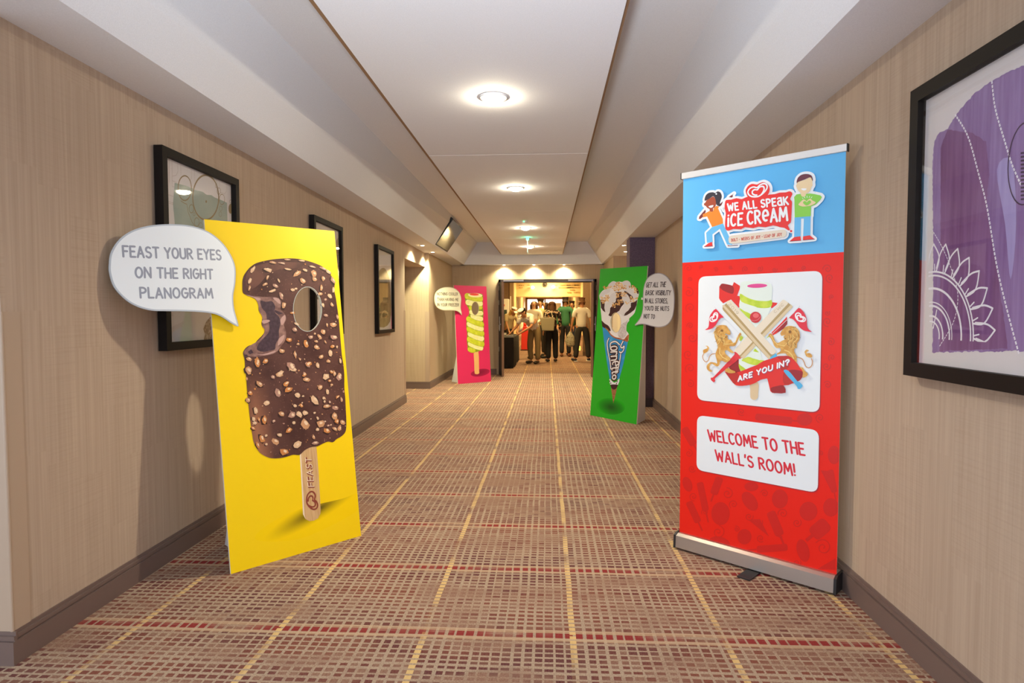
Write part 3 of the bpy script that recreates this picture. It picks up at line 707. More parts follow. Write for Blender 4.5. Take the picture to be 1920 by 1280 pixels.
# nuts: traced big ones, plus small crumbs
nuts = [(180,185,38,16,-60),(330,190,48,20,20),(150,300,40,14,-65),(325,265,30,14,-70),(300,335,30,15,-30),(375,400,42,13,-15),(405,352,28,18,20),(440,300,24,8,60),(145,375,32,11,-70),(380,118,34,12,10),(470,125,40,10,10),(525,90,34,8,5),(670,100,34,8,5),(530,185,40,10,10),(620,225,46,22,-30),(705,195,28,12,20),(680,300,38,24,50),(790,230,32,28,60),(800,285,26,22,20),(770,158,36,9,15),(885,180,40,12,25),(885,275,30,20,60),(935,210,38,14,40),(980,295,42,16,60),(865,370,32,16,80),(985,395,30,12,85),(950,455,28,18,40),(850,432,24,16,0),(465,450,38,20,70),(490,545,38,24,-80),(580,390,22,14,0),(610,380,14,10,0),(575,620,24,12,0),(970,540,22,18,60),(910,645,22,12,10),(1025,665,26,10,80),(985,740,32,26,0),(880,540,24,14,70),(905,488,12,12,0),(920,740,20,11,80),(885,810,32,24,70),(600,790,30,24,30),(615,730,26,12,30),(990,865,40,26,10),(760,865,28,20,0),(800,830,14,14,0),(845,860,30,14,50),(540,892,30,26,20),(632,930,16,14,0),(712,930,40,22,75),(815,965,32,22,20),(815,905,20,13,20),(905,912,18,9,70),(980,955,26,18,0),(1020,960,14,9,80),(955,1020,38,20,80),(602,1035,40,14,80),(862,1060,24,22,0),(938,1105,22,18,0),(650,1085,18,10,60),(470,1000,30,22,30),(735,1130,34,26,-30),(830,1145,26,14,70),(1055,1100,26,12,80),(225,1115,46,26,75),(305,1105,30,26,0),(140,1080,32,18,20),(560,1150,44,34,20),(595,1190,24,20,40),(135,1200,40,28,50),(450,1230,38,26,-30),(250,1225,10,8,0),(910,1250,32,22,30),(1000,1225,24,9,70),(960,1205,14,12,0),(695,1240,26,16,-40),(640,1195,10,8,0),(1050,1245,28,18,60)]
nuts = [(440+x/5.333, 470+y/5.333, a/5.333, b/5.333, r) for x, y, a, b, r in nuts]
nuts2 = [(100,55,26,24,20),(165,10,28,14,60),(335,85,30,22,-20),(285,108,14,14,0),(185,160,30,20,30),(425,35,32,26,50),(385,155,28,20,-30),(400,200,30,22,-20),(325,225,34,22,80),(520,85,20,12,-70),(535,127,26,16,0),(685,105,24,22,0),(780,108,28,18,60),(725,70,14,10,0),(745,80,22,9,80),(710,135,12,12,0),(640,185,22,18,0),(695,215,22,12,80),(725,165,12,9,0),(770,255,20,10,-40),(800,275,20,9,80),(600,280,38,24,50),(665,265,12,10,0),(672,290,10,10,0),(688,325,26,18,0),(710,295,12,9,60),(755,335,22,16,0),(470,240,22,18,30),(510,250,10,8,0),(450,322,14,13,0),(498,320,16,11,60),(350,385,22,18,0),(430,393,30,24,0),(480,385,26,20,60),(525,375,24,17,0),(240,300,24,20,10),(155,360,26,16,70),(220,430,34,20,80),(290,437,13,12,0),(180,425,16,9,80),(115,225,18,16,30),(100,280,20,16,30),(140,420,18,13,70),(150,450,18,13,30),(135,490,18,12,30),(525,455,40,28,60),(440,450,14,12,0),(620,415,14,9,60),(640,455,30,26,0),(675,440,12,9,0),(748,398,26,24,60),(765,440,18,16,70),(805,445,22,16,20),(785,490,24,14,-70),(750,495,20,15,40),(700,470,10,8,0),(720,465,8,7,0),(690,510,26,20,60),(405,505,28,16,-50),(335,540,18,14,0),(235,545,12,10,0),(200,565,38,20,70),(170,615,26,12,70),(305,590,28,20,30),(235,610,10,8,0),(465,615,34,24,-30),(590,555,18,12,60),(600,600,26,15,0),(370,668,32,24,10),(620,500,16,12,0),(365,455,8,6,0),(150,195,8,7,0),(595,375,10,7,0),(505,300,7,6,0),(545,15,22,16,50),(620,20,18,12,60),(90,120,8,14,0),(815,215,6,12,0),(600,372,7,5,0),(655,385,6,5,0),(570,420,5,5,0)]
nuts += [(440+x/4, 680+y/4, a/4, b/4, r) for x, y, a, b, r in nuts2]
rnd = random.Random(11)
holeb = ell(576, 579.5, 30, 45, 0, 36); biteb = smooth(bite, True, 3)
for _ in range(120):
    x = rnd.uniform(455, 648); y = rnd.uniform(485, 858)
    if inside((x, y), choc_s) and not inside((x, y), holeb) and not inside((x, y), biteb): nuts.append((x, y, rnd.uniform(0.7, 1.6), rnd.uniform(0.6, 1.2), rnd.uniform(0, 180)))
rnd = random.Random(5)
tones = [mat('print_nut_'+k, c, 0.45) for k, c in (('tan', '#c99468'), ('pale', '#dcb48c'), ('rose', '#b48772'), ('amber', '#c98246'))]
groups = {i: [] for i in range(4)}; shade = []; hil = []
def blob(x, y, a, b, r, n=7):
    return [(x+(a*cos(t)*cos(radians(r))-b*sin(t)*sin(radians(r)))*k, y+(a*cos(t)*sin(radians(r))+b*sin(t)*cos(radians(r)))*k) for t, k in ((2*pi*i/n, rnd.uniform(0.70, 1.25)) for i in range(n))]
for i, (x, y, a, b, r) in enumerate(nuts):
    p = blob(x, y, a, b, r)
    if a > 2.0:
        shade.append(blob(x-0.9, y+1.1, a*1.1, b*1.2, r)); hil.append(blob(x+0.15*a, y-0.2*b, a*0.5, b*0.45, r, 6))
    groups[rnd.choice((0, 0, 1, 1, 2, 3))].append(p)
yb.px('nut_shade_print', shade, mat('print_nut_shade', '#3a211b', 0.45))
for k in groups: yb.px('nut_print', groups[k], tones[k])
yb.px('nut_highlight_print', hil, mat('print_nut_light', '#e9cba8', 0.45))
yb.px('hole_edge_print', [{'o': ell(576, 579.5, 27.2, 42.2, 0, 36), 'h': [HOLE_Y]}], mat('print_cut_edge', '#c9d6cf', 0.5))
BZ = lambda L: zz(180, 380, 3.5556, L)
yo = BZ([(100,330),(150,250),(230,190),(340,155),(460,143),(580,146),(680,165),(770,205),(850,275),(905,360),(930,440),(928,540),(915,620),(920,700),(935,760),(950,815),(940,822),(900,800),(830,755),(760,735),(640,725),(480,722),(370,718),(270,690),(190,640),(120,560),(90,470),(88,400)])
bubble(yb, yt, yo, mat('bubble_rim', '#b3bcc6', 0.4), mat('bubble_white', '#e6ecf0', 0.35), 0.02,
   [('FEAST YOUR EYES', *BZ([(183,366),(833,385),(177,282)])), ('ON THE RIGHT', *BZ([(265,504),(778,512),(262,424)])), ('PLANOGRAM', *BZ([(298,640),(778,640),(292,560)]))],
   mat('lettering_grey', '#9398a6', 0.5), wght=0.165, inset=3.0, pivot=(425, 560), turn=10)

# ================================================================ the green board
M_GR = mat('print_green', '#1fab1c', 0.5)
HOLE_G = zz(1110, 510, 11.636, ell(520, 1100, 108, 212, 0, 32))
gb, gt, gw, gh = make_board('standee_board', 'green leaning display board showing a chocolate and nut topped ice cream cone', [(1125.6,504),(1214.3,498.3),(1193.4,795.4),(1106.5,777.8)],
    ((0.556, 7.864), (1.050, 7.211)), 0.162, 1.864, M_GR, HOLE_G)
# the board is a boxed easel: white side wing visible on its right
def wing(sf, t, u, far, top, inset=0.0, name='side_wing'):
    p0 = sf.O+sf.U*(u)+sf.B*0.012; p1 = Vector(far); p2 = sf.O+sf.U*u+sf.V*top+sf.B*0.012; q = [sf.local(p) for p in (p0, p1, p2)]
    MB().prism([Vector(a)-Vector((0.005, 0, 0)) for a in q], (0.005, 0, 0)).obj(name, mat('card_white', '#dcdcde', 0.7), t)
wing(gb, gt, gw-0.003, (1.205, 7.551, 0.0), 1.55)
wing(gb, gt, 0.1, (0.71+0.07, 8.15, 0.0), 1.5)
cu, cv = gb.uv(1146, 763)
gb.px('print_shade', [ell(1145, 761.5, 27, 15.5, 6, 30)], shadow_mat('print_green_shade', '#1fab1c', '#14501a', cu, cv, 0.24, 0.105, -2, 0.6, 0.9))
C5 = lambda L: zz(1110, 510, 11.636, L)
C6 = lambda L: zz(1110, 600, 6.737, L)
cone = C6([(132,60),(160,85),(200,140),(240,180),(300,230),(380,255),(450,270),(455,270),(425,430),(385,600),(350,740),(335,800),(322,850),(300,930),(270,1048),(250,930),(240,850),(232,800),(205,640),(180,480),(155,280),(140,160)])
gb.px('cone_wafer_print', [C6([(238,820),(325,815),(300,930),(270,1050),(252,930)])], mat('print_wafer', '#a9714e', 0.5, noise=(60, '#8a5638', 0.4, 0.6)))
gb.px('cone_sleeve_print', [C6([(130,60),(240,190),(380,250),(455,272),(400,540),(345,745),(225,745),(190,540),(150,250)])], mat('print_sleeve_blue', '#2a8fd6', 0.5, noise=(9, '#5fb0e6', 0.5, 0.8)))
gb.px('cone_splash_print', [smooth(C6([(222,740),(250,765),(285,790),(320,765),(348,735),(328,818),(232,815)]), True, 2)], mat('print_splash_white', '#dfe3ee', 0.5))
gb.px('cone_tip_print', [smooth(C6([(236,815),(325,815),(320,840),(300,870),(270,875),(250,860)]), True, 3)], mat('print_dark_choc', '#3b1a20', 0.5))
M_WP = mat('print_white', '#e4e2e8', 0.5); M_DC = MATS['print_dark_choc']
gb.px('cone_splash_dots_print', [zz(0,0,1,ell(1110+x/6.737, 600+y/6.737, 0.9, 1.4)) for x, y in ((225,770),(238,795),(318,775),(310,800))], M_DC)
# cream top
cream = C5([(165,500),(200,440),(260,385),(350,360),(360,290),(410,225),(470,197),(530,215),(600,205),(660,215),(700,195),(770,183),(825,215),(845,270),(850,330),(920,330),(980,350),(1020,420),(1025,500),(1000,580),(985,680),(960,780),(935,880),(880,950),(815,1010),(815,1060),(780,1100),(755,1170),(752,1280)])+C6([(440,140),(468,180),(465,225),(455,270),(380,250),(330,235),(250,195),(225,170),(180,110),(130,60)])+C5([(215,1060),(205,950),(190,800),(180,620),(165,560)])
gb.px('cream_print', [{'o': smooth(cream, True, 2), 'h': [HOLE_G]}], M_WP)
gb.px('chocolate_rim_print', [smooth(C5([(215,1060),(280,1120),(360,1170),(405,1250),(400,1290),(330,1240),(240,1200),(222,1150)]), True, 3), C5([(182,590),(280,690),(272,780),(295,880),(240,840),(200,780)]), C5([(845,670),(935,650),(990,600),(975,720),(930,820),(840,890),(760,940),(700,955),(720,900),(790,830),(850,760)]),
    C5([(530,590),(720,640),(700,690),(640,760),(600,840),(530,890),(440,960),(400,965),(360,940),(390,880),(400,780),(440,740),(470,690),(520,640)]), C5([(500,435),(640,430),(660,560),(640,640),(520,600),(535,500)]), C5([(700,400),(860,480),(900,560),(840,620),(800,520),(720,450)]), C5([(920,350),(990,350),(1022,420),(1018,490),(960,440)])], M_DC, cut=gb.pts(HOLE_G))
gb.px('wafer_rim_print', [smooth(C6([(165,90),(210,120),(240,175),(300,215),(350,225),(400,245),(440,200),(468,180),(462,235),(448,275),(380,250),(300,232),(240,195),(205,140)]), True, 3)], mat('print_wafer_rim', '#b5663e', 0.5, noise=(30, '#8e4a2c', 0.4, 0.6)), cut=gb.pts(HOLE_G))
gb.px('cream_swirl_print', [smooth(C5(q), True, 3) for q in ([(355,300),(400,235),(470,198),(530,220),(540,290),(520,350),(440,330)], [(640,290),(680,210),(770,184),(830,220),(850,290),(800,345),(740,360)], [(165,500),(230,430),(330,370),(400,370),(390,430),(330,470),(260,500),(200,580),(168,550)],
    [(280,740),(300,690),(370,630),(410,500),(470,455),(530,450),(535,560),(500,630),(430,700),(400,780),(370,870),(300,860)], [(640,470),(720,450),(800,520),(840,620),(850,720),(800,830),(720,890),(690,960),(600,900),(560,880),(640,800),(700,700),(680,600)], [(720,380),(800,345),(900,400),(960,470),(1022,480),(1000,560),(940,590),(880,520),(800,460)])], mat('print_cream', '#d9d6dc', 0.5), cut=gb.pts(HOLE_G))
rnd = random.Random(8)
nl = [(420,330,110,30),(300,340,60,22),(560,240,50,36),(620,300,110,60),(560,380,100,40),(700,330,60,50),(880,320,90,40),(960,400,40,60),(280,580,100,70),(330,540,60,50),(560,500,50,60),(700,480,90,60),(620,640,90,50),(520,720,100,60),(770,680,40,30),(890,590,60,70),(980,570,30,25),(250,640,50,50)]
nn = [[], [], []]
for x, y, a, b in nl:
    for _ in range(int(a*b/330)+3):
        X = x+rnd.uniform(-a, a)*0.8; Y = y+rnd.uniform(-b, b)*0.8
        s_ = rnd.uniform(13, 26); nn[rnd.randrange(3)].append(C5(blob(X, Y, s_, s_*0.7, rnd.uniform(0, 180), 6)))
for k, c in enumerate(('#d7a669', '#c28a4c', '#e6c490')): gb.px('nut_crumb_print', nn[k], mat('print_crumb_%s' % 'abc'[k], c, 0.5))
gb.px('cream_bite_print', [smooth(C6([(330,160),(370,60),(430,20),(455,0),(435,60),(430,110),(440,140),(430,190),(400,230),(370,235),(340,210)]), True, 3)], mat('print_cream_bite', '#cfc9cd', 0.5, noise=(50, '#b9aeb4', 0.45, 0.6)), cut=gb.pts(HOLE_G))
gb.px('hole_edge_print', [{'o': C5(ell(520, 1100, 116, 220, 0, 32)), 'h': [HOLE_G]}], mat('print_cut_edge2', '#d9c99a', 0.5))
# lettering on the cone, reading down
logo = [smooth(C6(q), False, 5) for q in ([(395,265),(365,330),(385,350),(408,330),(400,380),(370,410),(350,400)], [(350,310),(300,270),(240,290),(235,340),(250,380)], [(215,230),(195,290),(205,400),(230,520),(240,615)], [(365,430),(352,520),(330,620),(322,660)])]
def letters(word, x0, y0, y1, w0, w1, lw, m, nm):
    """word reads downward: baseline on the left side, glyph height shrinking"""
    P = []; tot = sum(G[c][0]+0.16 for c in word)-0.16; t = 0
    for c in word:
        gw = G[c][0]
        for s_ in G[c][1]:
            q = []
            for gx, gy in s_:
                f = (t+gx)/tot; y = y0+(y1-y0)*f; wd = w0+(w1-w0)*f
                q.append((x0+5*f+wd*(gy-0.33), y-12*(gy-0.33)))
            P += ribbon(gb.pts(C6(q)), gb.scale(1150, 660)*lw)
        t += gw+0.16
    gb.emit(nm, P, m)
ulog = []
for l in logo: ulog += ribbon(gb.pts(l), gb.scale(1150, 660)*4.6)
gb.emit('sleeve_logo_backing_print', ulog, M_DC)
letters('ornetto', 278, 330, 745, 130, 64, 7.4, M_DC, 'sleeve_logo_backing_print')
wl = []
for l in logo: wl += ribbon(gb.pts(l), gb.scale(1150, 660)*2.6)
gb.emit('sleeve_logo_print', wl, M_WP)
letters('ornetto', 278, 330, 745, 130, 64, 2.5, M_WP, 'sleeve_lettering')
GZ = lambda L: zz(1090, 420, 3.37, L)
go = GZ([(338,638),(372,590),(388,530),(389,450),(396,390),(418,340),(462,312),(505,310),(545,335),(575,385),(588,450),(586,530),(575,590),(545,635),(500,652),(455,648),(400,634),(365,634)])
bubble(gb, gt, go, mat('bubble_rim_lilac', '#9c98a6', 0.4), mat('bubble_lilac', '#d3d3dc', 0.4), 0.02,
   [('GET ALL THE', *GZ([(408,402),(530,398),(414,368)])), ('BASIC VISIBILITY', *GZ([(405,450),(562,450),(409,418)])), ('IN ALL STORES,', *GZ([(402,500),(545,502),(404,468)])), ("YOU'D BE NUTS", *GZ([(399,546),(553,550),(401,516)])), ('NOT TO', *GZ([(394,596),(462,600),(397,566)]))],
   mat('lettering_dark_grey', '#4c4753', 0.5), wght=0.16, inset=1.5, pivot=(1206, 560), turn=0)

# ================================================================ the pink board
M_PK = mat('print_pink', '#cc1f5c', 0.5)
K8 = lambda L: zz(860, 540, 7.11, L)
HOLE_P = K8(ell(220, 270, 49, 88, 0, 28))
pb, pt, pw, ph = make_board('standee_board', 'pink leaning display board showing a green and cream twisted ice lolly', [(850.9,534.4),(911.9,536.7),(920.9,714.7),(858.6,719.7)],
    ((-1.654, 11.311), (-1.077, 11.800)), 0.14, 1.841, M_PK, HOLE_P)
strut(pb, pt, pw, ph, 0.14, topk=0.5, side_u=pw*0.15, bot=0.4); strut(pb, pt, pw, ph, 0.14, topk=0.5, side_u=pw*0.85, bot=0.4)
cu, cv = pb.uv(*K8([(285,1125)])[0])
pb.px('print_shade', [K8(ell(288, 1126, 128, 48, -10, 28))], shadow_mat('print_pink_shade', '#cc1f5c', '#7a0f38', cu, cv, 0.34, 0.12, 12, 0.4, 0.95))
pb.px('stick_print', [smooth(K8([(203,840),(262,840),(272,1100),(275,1130),(255,1145),(230,1145),(212,1128),(208,1000)]), True, 3)], mat('print_wood_warm', '#d9aa6c', 0.5))
M_LIME = mat('print_lime', '#b3bf1c', 0.5, noise=(16, '#cdd23c', 0.4, 0.7)); M_CRM = mat('print_cream_warm', '#dcd98e', 0.5, noise=(16, '#e6e4b4', 0.4, 0.7)); M_LD = mat('print_lime_dark', '#7d8a12', 0.5)
bands = [((110,105),(290,140),78,0),((120,190),(290,205),74,1),((160,262),(290,255),60,0),((165,320),(300,335),62,1),((180,370),(300,410),62,1),((128,412),(308,482),70,0),((135,478),(305,542),70,1),((136,545),(312,605),74,0),((150,610),(308,672),74,1),((140,680),(314,745),72,0),((150,742),(300,798),66,1),((145,815),(200,828),60,0)]
pb.px('lolly_body_print', [smooth(K8([(85,110),(120,70),(310,75),(320,150),(322,250),(332,340),(325,420),(338,500),(334,560),(342,640),(340,740),(325,810),(240,850),(130,840),(118,770),(108,690),(112,600),(102,530),(106,400),(140,350),(130,270),(92,200)]), True, 2)], M_LD, cut=pb.pts(HOLE_P))
for i, (a, b, w, c) in enumerate(bands[::-1]):
    k = pb.scale(890, 600)/7.11
    l = pb.pts(K8([a, ((a[0]+b[0])/2, (a[1]+b[1])/2+8), b]))
    pb.emit('lolly_shade_print', ribbon([(p[0], p[1]-0.004) for p in l], k*w*1.04), M_LD, cut=pb.pts(HOLE_P))
    pb.emit('lolly_coil_print', ribbon(l, k*w*1.0), (M_LIME, M_CRM)[c], cut=pb.pts(HOLE_P))
pb.px('lolly_top_print', [K8(ell(218, 95, 95, 28, 3, 26))], mat('print_cream_top', '#e9e2ad', 0.5))
pb.px('lolly_core_print', [K8(ell(205, 84, 62, 16, 3, 26))], mat('print_core_red', '#d9412f', 0.5))
KP = lambda L: zz(800, 520, 6.095, L)
po = KP([(88,240),(100,180),(140,135),(200,112),(270,110),(330,130),(375,175),(395,235),(392,300),(390,350),(400,400),(402,428),(395,425),(370,398),(330,380),(260,376),(190,374),(130,350),(98,305)])
bubble(pb, pt, po, mat('bubble_rim_cream', '#b9b39a', 0.4), mat('bubble_cream', '#dcd8c4', 0.4), 0.02,
   [('NOTHING COOLER', *KP([(116,205),(355,208),(118,168)])), ('THAN HAVING ME', *KP([(120,268),(362,272),(121,230)])), ('IN YOUR FREEZER', *KP([(122,330),(366,332),(124,292)]))],
   mat('lettering_brown_grey', '#6a5f4a', 0.5), wght=0.17, inset=1.3, pivot=(860, 565), turn=12)

# ================================================================ roll-up banner
bt_V = Vector((0, 0, 1))
BLp, BRp = Vector((0.733, 3.385, 0)), Vector((1.334, 2.856, 0))
bn = Surf(BLp, BRp-BLp, bt_V); bw = (BRp-BLp).length
t = thing('rollup_banner', BLp, 'tall red and blue roll-up banner on a silver base by the right wall', 'banner', rot=bn.R); bn.root = t
BZ3 = lambda L: zz(1270, 260, 5.3333, L)
BZ4 = lambda L: zz(1270, 480, 4.0, L)
BZ5 = lambda L: zz(1260, 760, 3.4583, L)
M_SIL = mat('banner_silver', '#b9b2ab', 0.32, 0.85); M_SILW = mat('banner_cap', '#e3dfdc', 0.35, 0.3)
# base cassette with black end caps and swivel foot
MB().prism([(0, -0.045, 0.012), (0, -0.04, 0.075), (0, -0.02, 0.086), (0, 0.07, 0.086), (0, 0.10, 0.06), (0, 0.10, 0.012)], (bw, 0, 0)).obj('base_cassette', M_SIL, t)
for x in (-0.012, bw):
    MB().prism([(x, -0.047, 0.008), (x, -0.042, 0.078), (x, -0.02, 0.089), (x, 0.072, 0.089), (x, 0.103, 0.062), (x, 0.103, 0.008)], (0.012, 0, 0)).obj('end_cap', mat('cap_black', '#1c1a1c', 0.45), t)
for x in (0.40,):
    MB().box(x, x+0.065, -0.16, 0.25, 0.002, 0.008).obj('foot', MATS['cap_black'], t, bevel=0.001)
for x in (0.02, bw-0.04): MB().cyl((x, 0.02, 0.0), (x, 0.02, 0.012), 0.012, n=10).obj('rubber_foot', MATS['cap_black'], t)
MB().cyl((bw/2, 0.03, 0.08), (bw/2, 0.03, 2.02), 0.009, n=10).obj('support_pole', M_STEEL, t)
H0 = 0.086
tl = bn.uv(1283.5, 325); tr = bn.uv(1583, 273)
ZT = (tl[1]+tr[1])/2
MB().box(-0.006, bw+0.006, -0.012, 0.012, ZT-0.03, ZT+0.004).obj('top_rail', M_SILW, t, bevel=0.003)
for x in (-0.010, bw+0.006): MB().box(x, x+0.004, -0.012, 0.012, ZT-0.03, ZT+0.004).obj('rail_cap', MATS['cap_black'], t)
def red_mat():
    n = NB('print_red'); return n.done(lin('#e8200f'), 0.38, 0.35)
MB().box(0.0, bw, 0.0, 0.002, H0, ZT-0.01).obj('banner_sheet', mat('banner_back', '#cfcfcf', 0.6), t)
sp = (bn.uv(*BZ3([(80,1235)])[0])[1]+bn.uv(*BZ3([(1665,1135)])[0])[1])/2
M_RED = red_mat(); M_BLU = mat('print_blue', '#5db4ea', 0.38)
bn.emit('red_field_print', [[(0, H0), (bw, H0), (bw, sp), (0, sp)]], M_RED)
bn.emit('blue_field_print', [[(0, sp), (bw, sp), (bw, ZT-0.02), (0, ZT-0.02)]], M_BLU)
# tone-on-tone pattern: swirls, lollies, cones
M_DR = mat('print_red_dark', '#cf160b', 0.4)
PX_ = lambda L: BZ5(L)
k5 = bn.scale(1420, 950)/3.4583
pat = []; fills = []
def spiral(cx, cy, r, turns=1.8, a0=0): return [(cx+r*(1-q/26)*cos(a0+q*turns*2*pi/26), cy+r*(1-q/26)*sin(a0+q*turns*2*pi/26)) for q in range(25)]
traced = [(110,310,26),(130,410,24),(140,590,28),(215,690,24),(360,570,38),(400,640,30),(560,760,30),(720,700,34),(810,760,30),(965,310,20),(980,920,56),(300,820,44),(700,830,24),(575,860,26),(810,1020,28),(420,800,20),(260,130,30),(960,80,30),(450,40,26),(880,30,24),(600,570,26),(500,720,28)]
for x, y, r in traced: pat += ribbon(bn.pts(PX_(spiral(x, y, r, 1.7, x*0.1))), k5*5)
rnd = random.Random(21)
for y in range(-900, -60, 95):     # around and between the panels higher up
    for x in (120, 1020):
        pat += ribbon(bn.pts([(p[0], p[1]) for p in PX_(spiral(x+rnd.uniform(-20, 20), y+rnd.uniform(-25, 25), rnd.uniform(16, 34), 1.6, rnd.uniform(0, 6)))]), k5*5)
for x in range(180, 980, 110):
    pat += ribbon(bn.pts(BZ4(spiral(x, 95+rnd.uniform(-20, 8), rnd.uniform(14, 26), 1.6, rnd.uniform(0, 6)))), k5*5)
def lolly(x, y, L, w, a):
    d = (cos(radians(a)), sin(radians(a))); n_ = (-d[1], d[0])
    q = [(x+d[0]*u+n_[0]*v, y+d[1]*u+n_[1]*v) for u, v in ((-L/2, -w/2), (L/2, -w/2), (L/2, w/2), (-L/2, w/2))]
    fills.append(bn.pts(PX_(rrect(q, w*0.35, 4))))
    fills.append([tuple(p) for p in bn.pts(PX_([(x+d[0]*u+n_[0]*v, y+d[1]*u+n_[1]*v) for u, v in ((L/2, -w/9), (L/2+L*0.4, -w/9), (L/2+L*0.4, w/9), (L/2, w/9))]))])
for a in ((200,590,190,44,78),(140,690,150,46,65),(290,520,120,52,110),(670,765,170,60,68),(650,925,200,46,176),(960,800,130,100,140),(660,85,240,44,6),(110,200,130,50,60),(1040,490,150,40,80),(640,-1150,300,50,0)): lolly(*a)
for cx, cy, rx, ry, r in ((315,700,60,75,0),(700,605,52,62,0),(885,685,58,62,0),(505,620,42,70,-35),(470,850,46,50,0),(850,940,40,75,-15),(515,525,45,30,0),(310,890,70,40,15),(100,510,30,50,-20),(1030,660,50,60,0),(860,90,50,40,0),(1050,320,40,60,0)):
    fills.append(bn.pts(PX_(ell(cx, cy, rx, ry, r, 22))))
for q in ([(495,740),(570,735),(630,850)], [(965,420),(1040,425),(1040,570)], [(940,1060),(1060,990),(1060,1065)]): fills.append(bn.pts(PX_(q)))
clipr = [(0.002, H0+0.002), (bw-0.002, H0+0.002), (bw-0.002, sp-0.002), (0.002, sp-0.002)]
bn.emit('pattern_print', fills, M_DR, clip=clipr); bn.emit('swirl_pattern_print', pat, M_DR, clip=clipr)
# panels
M_PW = mat('print_panel_white', '#e9eef2', 0.35)
kk = bn.scale(1420, 640)
P1 = [(1309.8, 517.5), (1541.3, 508.5), (1537.5, 773.5), (1307.5, 749.5)]
P2 = [(1307, 777.5), (1535.5, 806.5), (1534, 920.5), (1306.5, 883.5)]
mm_edge = mat('print_panel_shadow', '#a92432', 0.4)
for q, r in ((P1, 0.04), (P2, 0.04)):
    uvq = bn.pts(q); ux = [(uvq[0][0]+uvq[3][0])/2, (uvq[1][0]+uvq[2][0])/2]; vy = [(uvq[2][1]+uvq[3][1])/2, (uvq[0][1]+uvq[1][1])/2]
    c4 = [(ux[0], vy[0]), (ux[1], vy[0]), (ux[1], vy[1]), (ux[0], vy[1])]
    bn.emit('panel_rim_print', [rrect([(a+0.004, b-0.004) for a, b in c4], r)], mm_edge)
    bn.emit('white_panel_print', [rrect(c4, r)], M_PW)
M_TR = mat('print_letter_red', '#d8283a', 0.4)
for i, l in enumerate((('WELCOME TO THE', *BZ5([(243,232),(862,328),(232,152)])), ("WALL'S ROOM!", *BZ5([(290,360),(800,460),(281,282)])))):
    bn.emit('lettering', textlines(bn, *l, wght=0.15, wob=0.01), M_TR)
# crest picture
M_R1 = mat('print_ribbon', '#e32a22', 0.4); M_R2 = mat('print_ribbon_dark', '#9c1f22', 0.4); M_R3 = mat('print_ribbon_mid', '#bf2a22', 0.4)
ZA = lambda L: zz(1310, 510, 9.846, L); ZB = lambda L: zz(1310, 620, 9.143, L); ZC = lambda L: zz(1420, 520, 9.143, L); ZD = lambda L: zz(1420, 640, 10.667, L)
M_TW = mat('print_twist_white', '#e4efe6', 0.4); M_TG = mat('print_twist_green', '#b9d430', 0.4, noise=(30, '#cfe04a', 0.4, 0.6))
bn.px('ribbon_print', [ZA([(385,265),(380,480),(400,520),(455,575),(600,505),(740,655),(765,660),(770,500),(760,445),(715,435),(760,310),(768,255),(655,183),(628,250),(520,225),(430,215)]), ZC([(255,425),(350,435),(330,470),(250,530),(225,505)]), ZC([(510,670),(515,800),(450,880),(330,960),(270,990),(245,945),(400,790)])], M_R1)
bn.px('ribbon_inside_print', [smooth(ZA([(395,260),(430,215),(500,220),(620,250),(650,300),(640,395),(560,385),(460,340),(410,300)]), True, 3), ZC([(495,740),(518,740),(515,800),(450,880),(330,950),(380,880)]), ZB([(520,620),(600,540),(690,480),(690,600),(725,700),(640,715),(560,700)])], M_R2)
tw = [bn.pts(q) for q in (ZA([(765,250),(790,190),(850,170),(1010,165),(1150,175),(1182,185)])+ZC([(60,75),(170,80),(240,110),(262,180),(255,300),(245,400),(258,450),(240,505),(225,560),(200,600),(150,800),(140,1100)])+ZD([(60,200),(100,330),(180,390)])+ZB([(1000,560),(860,640),(730,690),(700,640),(690,560),(700,500),(780,300),(700,150)])+ZA([(770,1200),(760,1000),(760,700),(750,600),(770,480)]),)]
bn.emit('twist_lolly_print', tw, M_TW)
bn.px('twist_stripe_print', [smooth(ZA([(770,395),(850,440),(950,490),(1080,525),(1182,535),(1182,665),(1060,640),(930,600),(800,550),(765,480)])[:5]+ZC([(0,395),(120,405),(200,400),(245,385),(260,440),(240,500),(180,522),(80,525),(0,515)])+ZA([(1060,640),(930,600),(800,550),(765,480)]), True, 2),
    smooth(ZA([(765,665),(850,720),(960,770),(990,850),(930,860),(830,760),(765,690)]), True, 2), ZA([(760,1190),(800,1170),(830,1210),(790,1270),(755,1260)]), ZC([(130,1080),(190,1000),(215,1010),(165,1040)]),
    smooth(ZB([(735,500),(850,445),(930,470),(1097,520),(1097,560),(990,590),(880,570),(790,530)]), True, 2), smooth(ZB([(690,560),(720,590),(820,665),(740,692),(700,640)]), True, 2), ZB([(940,350),(970,300),(1040,370),(1000,365)]), ZD([(0,380),(80,370),(180,385),(60,445),(0,470)])], M_TG)
bn.px('twist_core_print', [bn_e for bn_e in (zz(1310, 510, 9.846, ell(1085, 252, 185, 38, -2, 26)),)], mat('print_magenta', '#e24a94', 0.4))
bn.px('crest_stick_print', [smooth(ZB([(890,900),(1025,880),(1025,1080),(1020,1140),(990,1175),(950,1183),(915,1170),(890,1130),(888,1000)]), True, 3)], mat('print_bat_tan', '#dfc59d', 0.4))
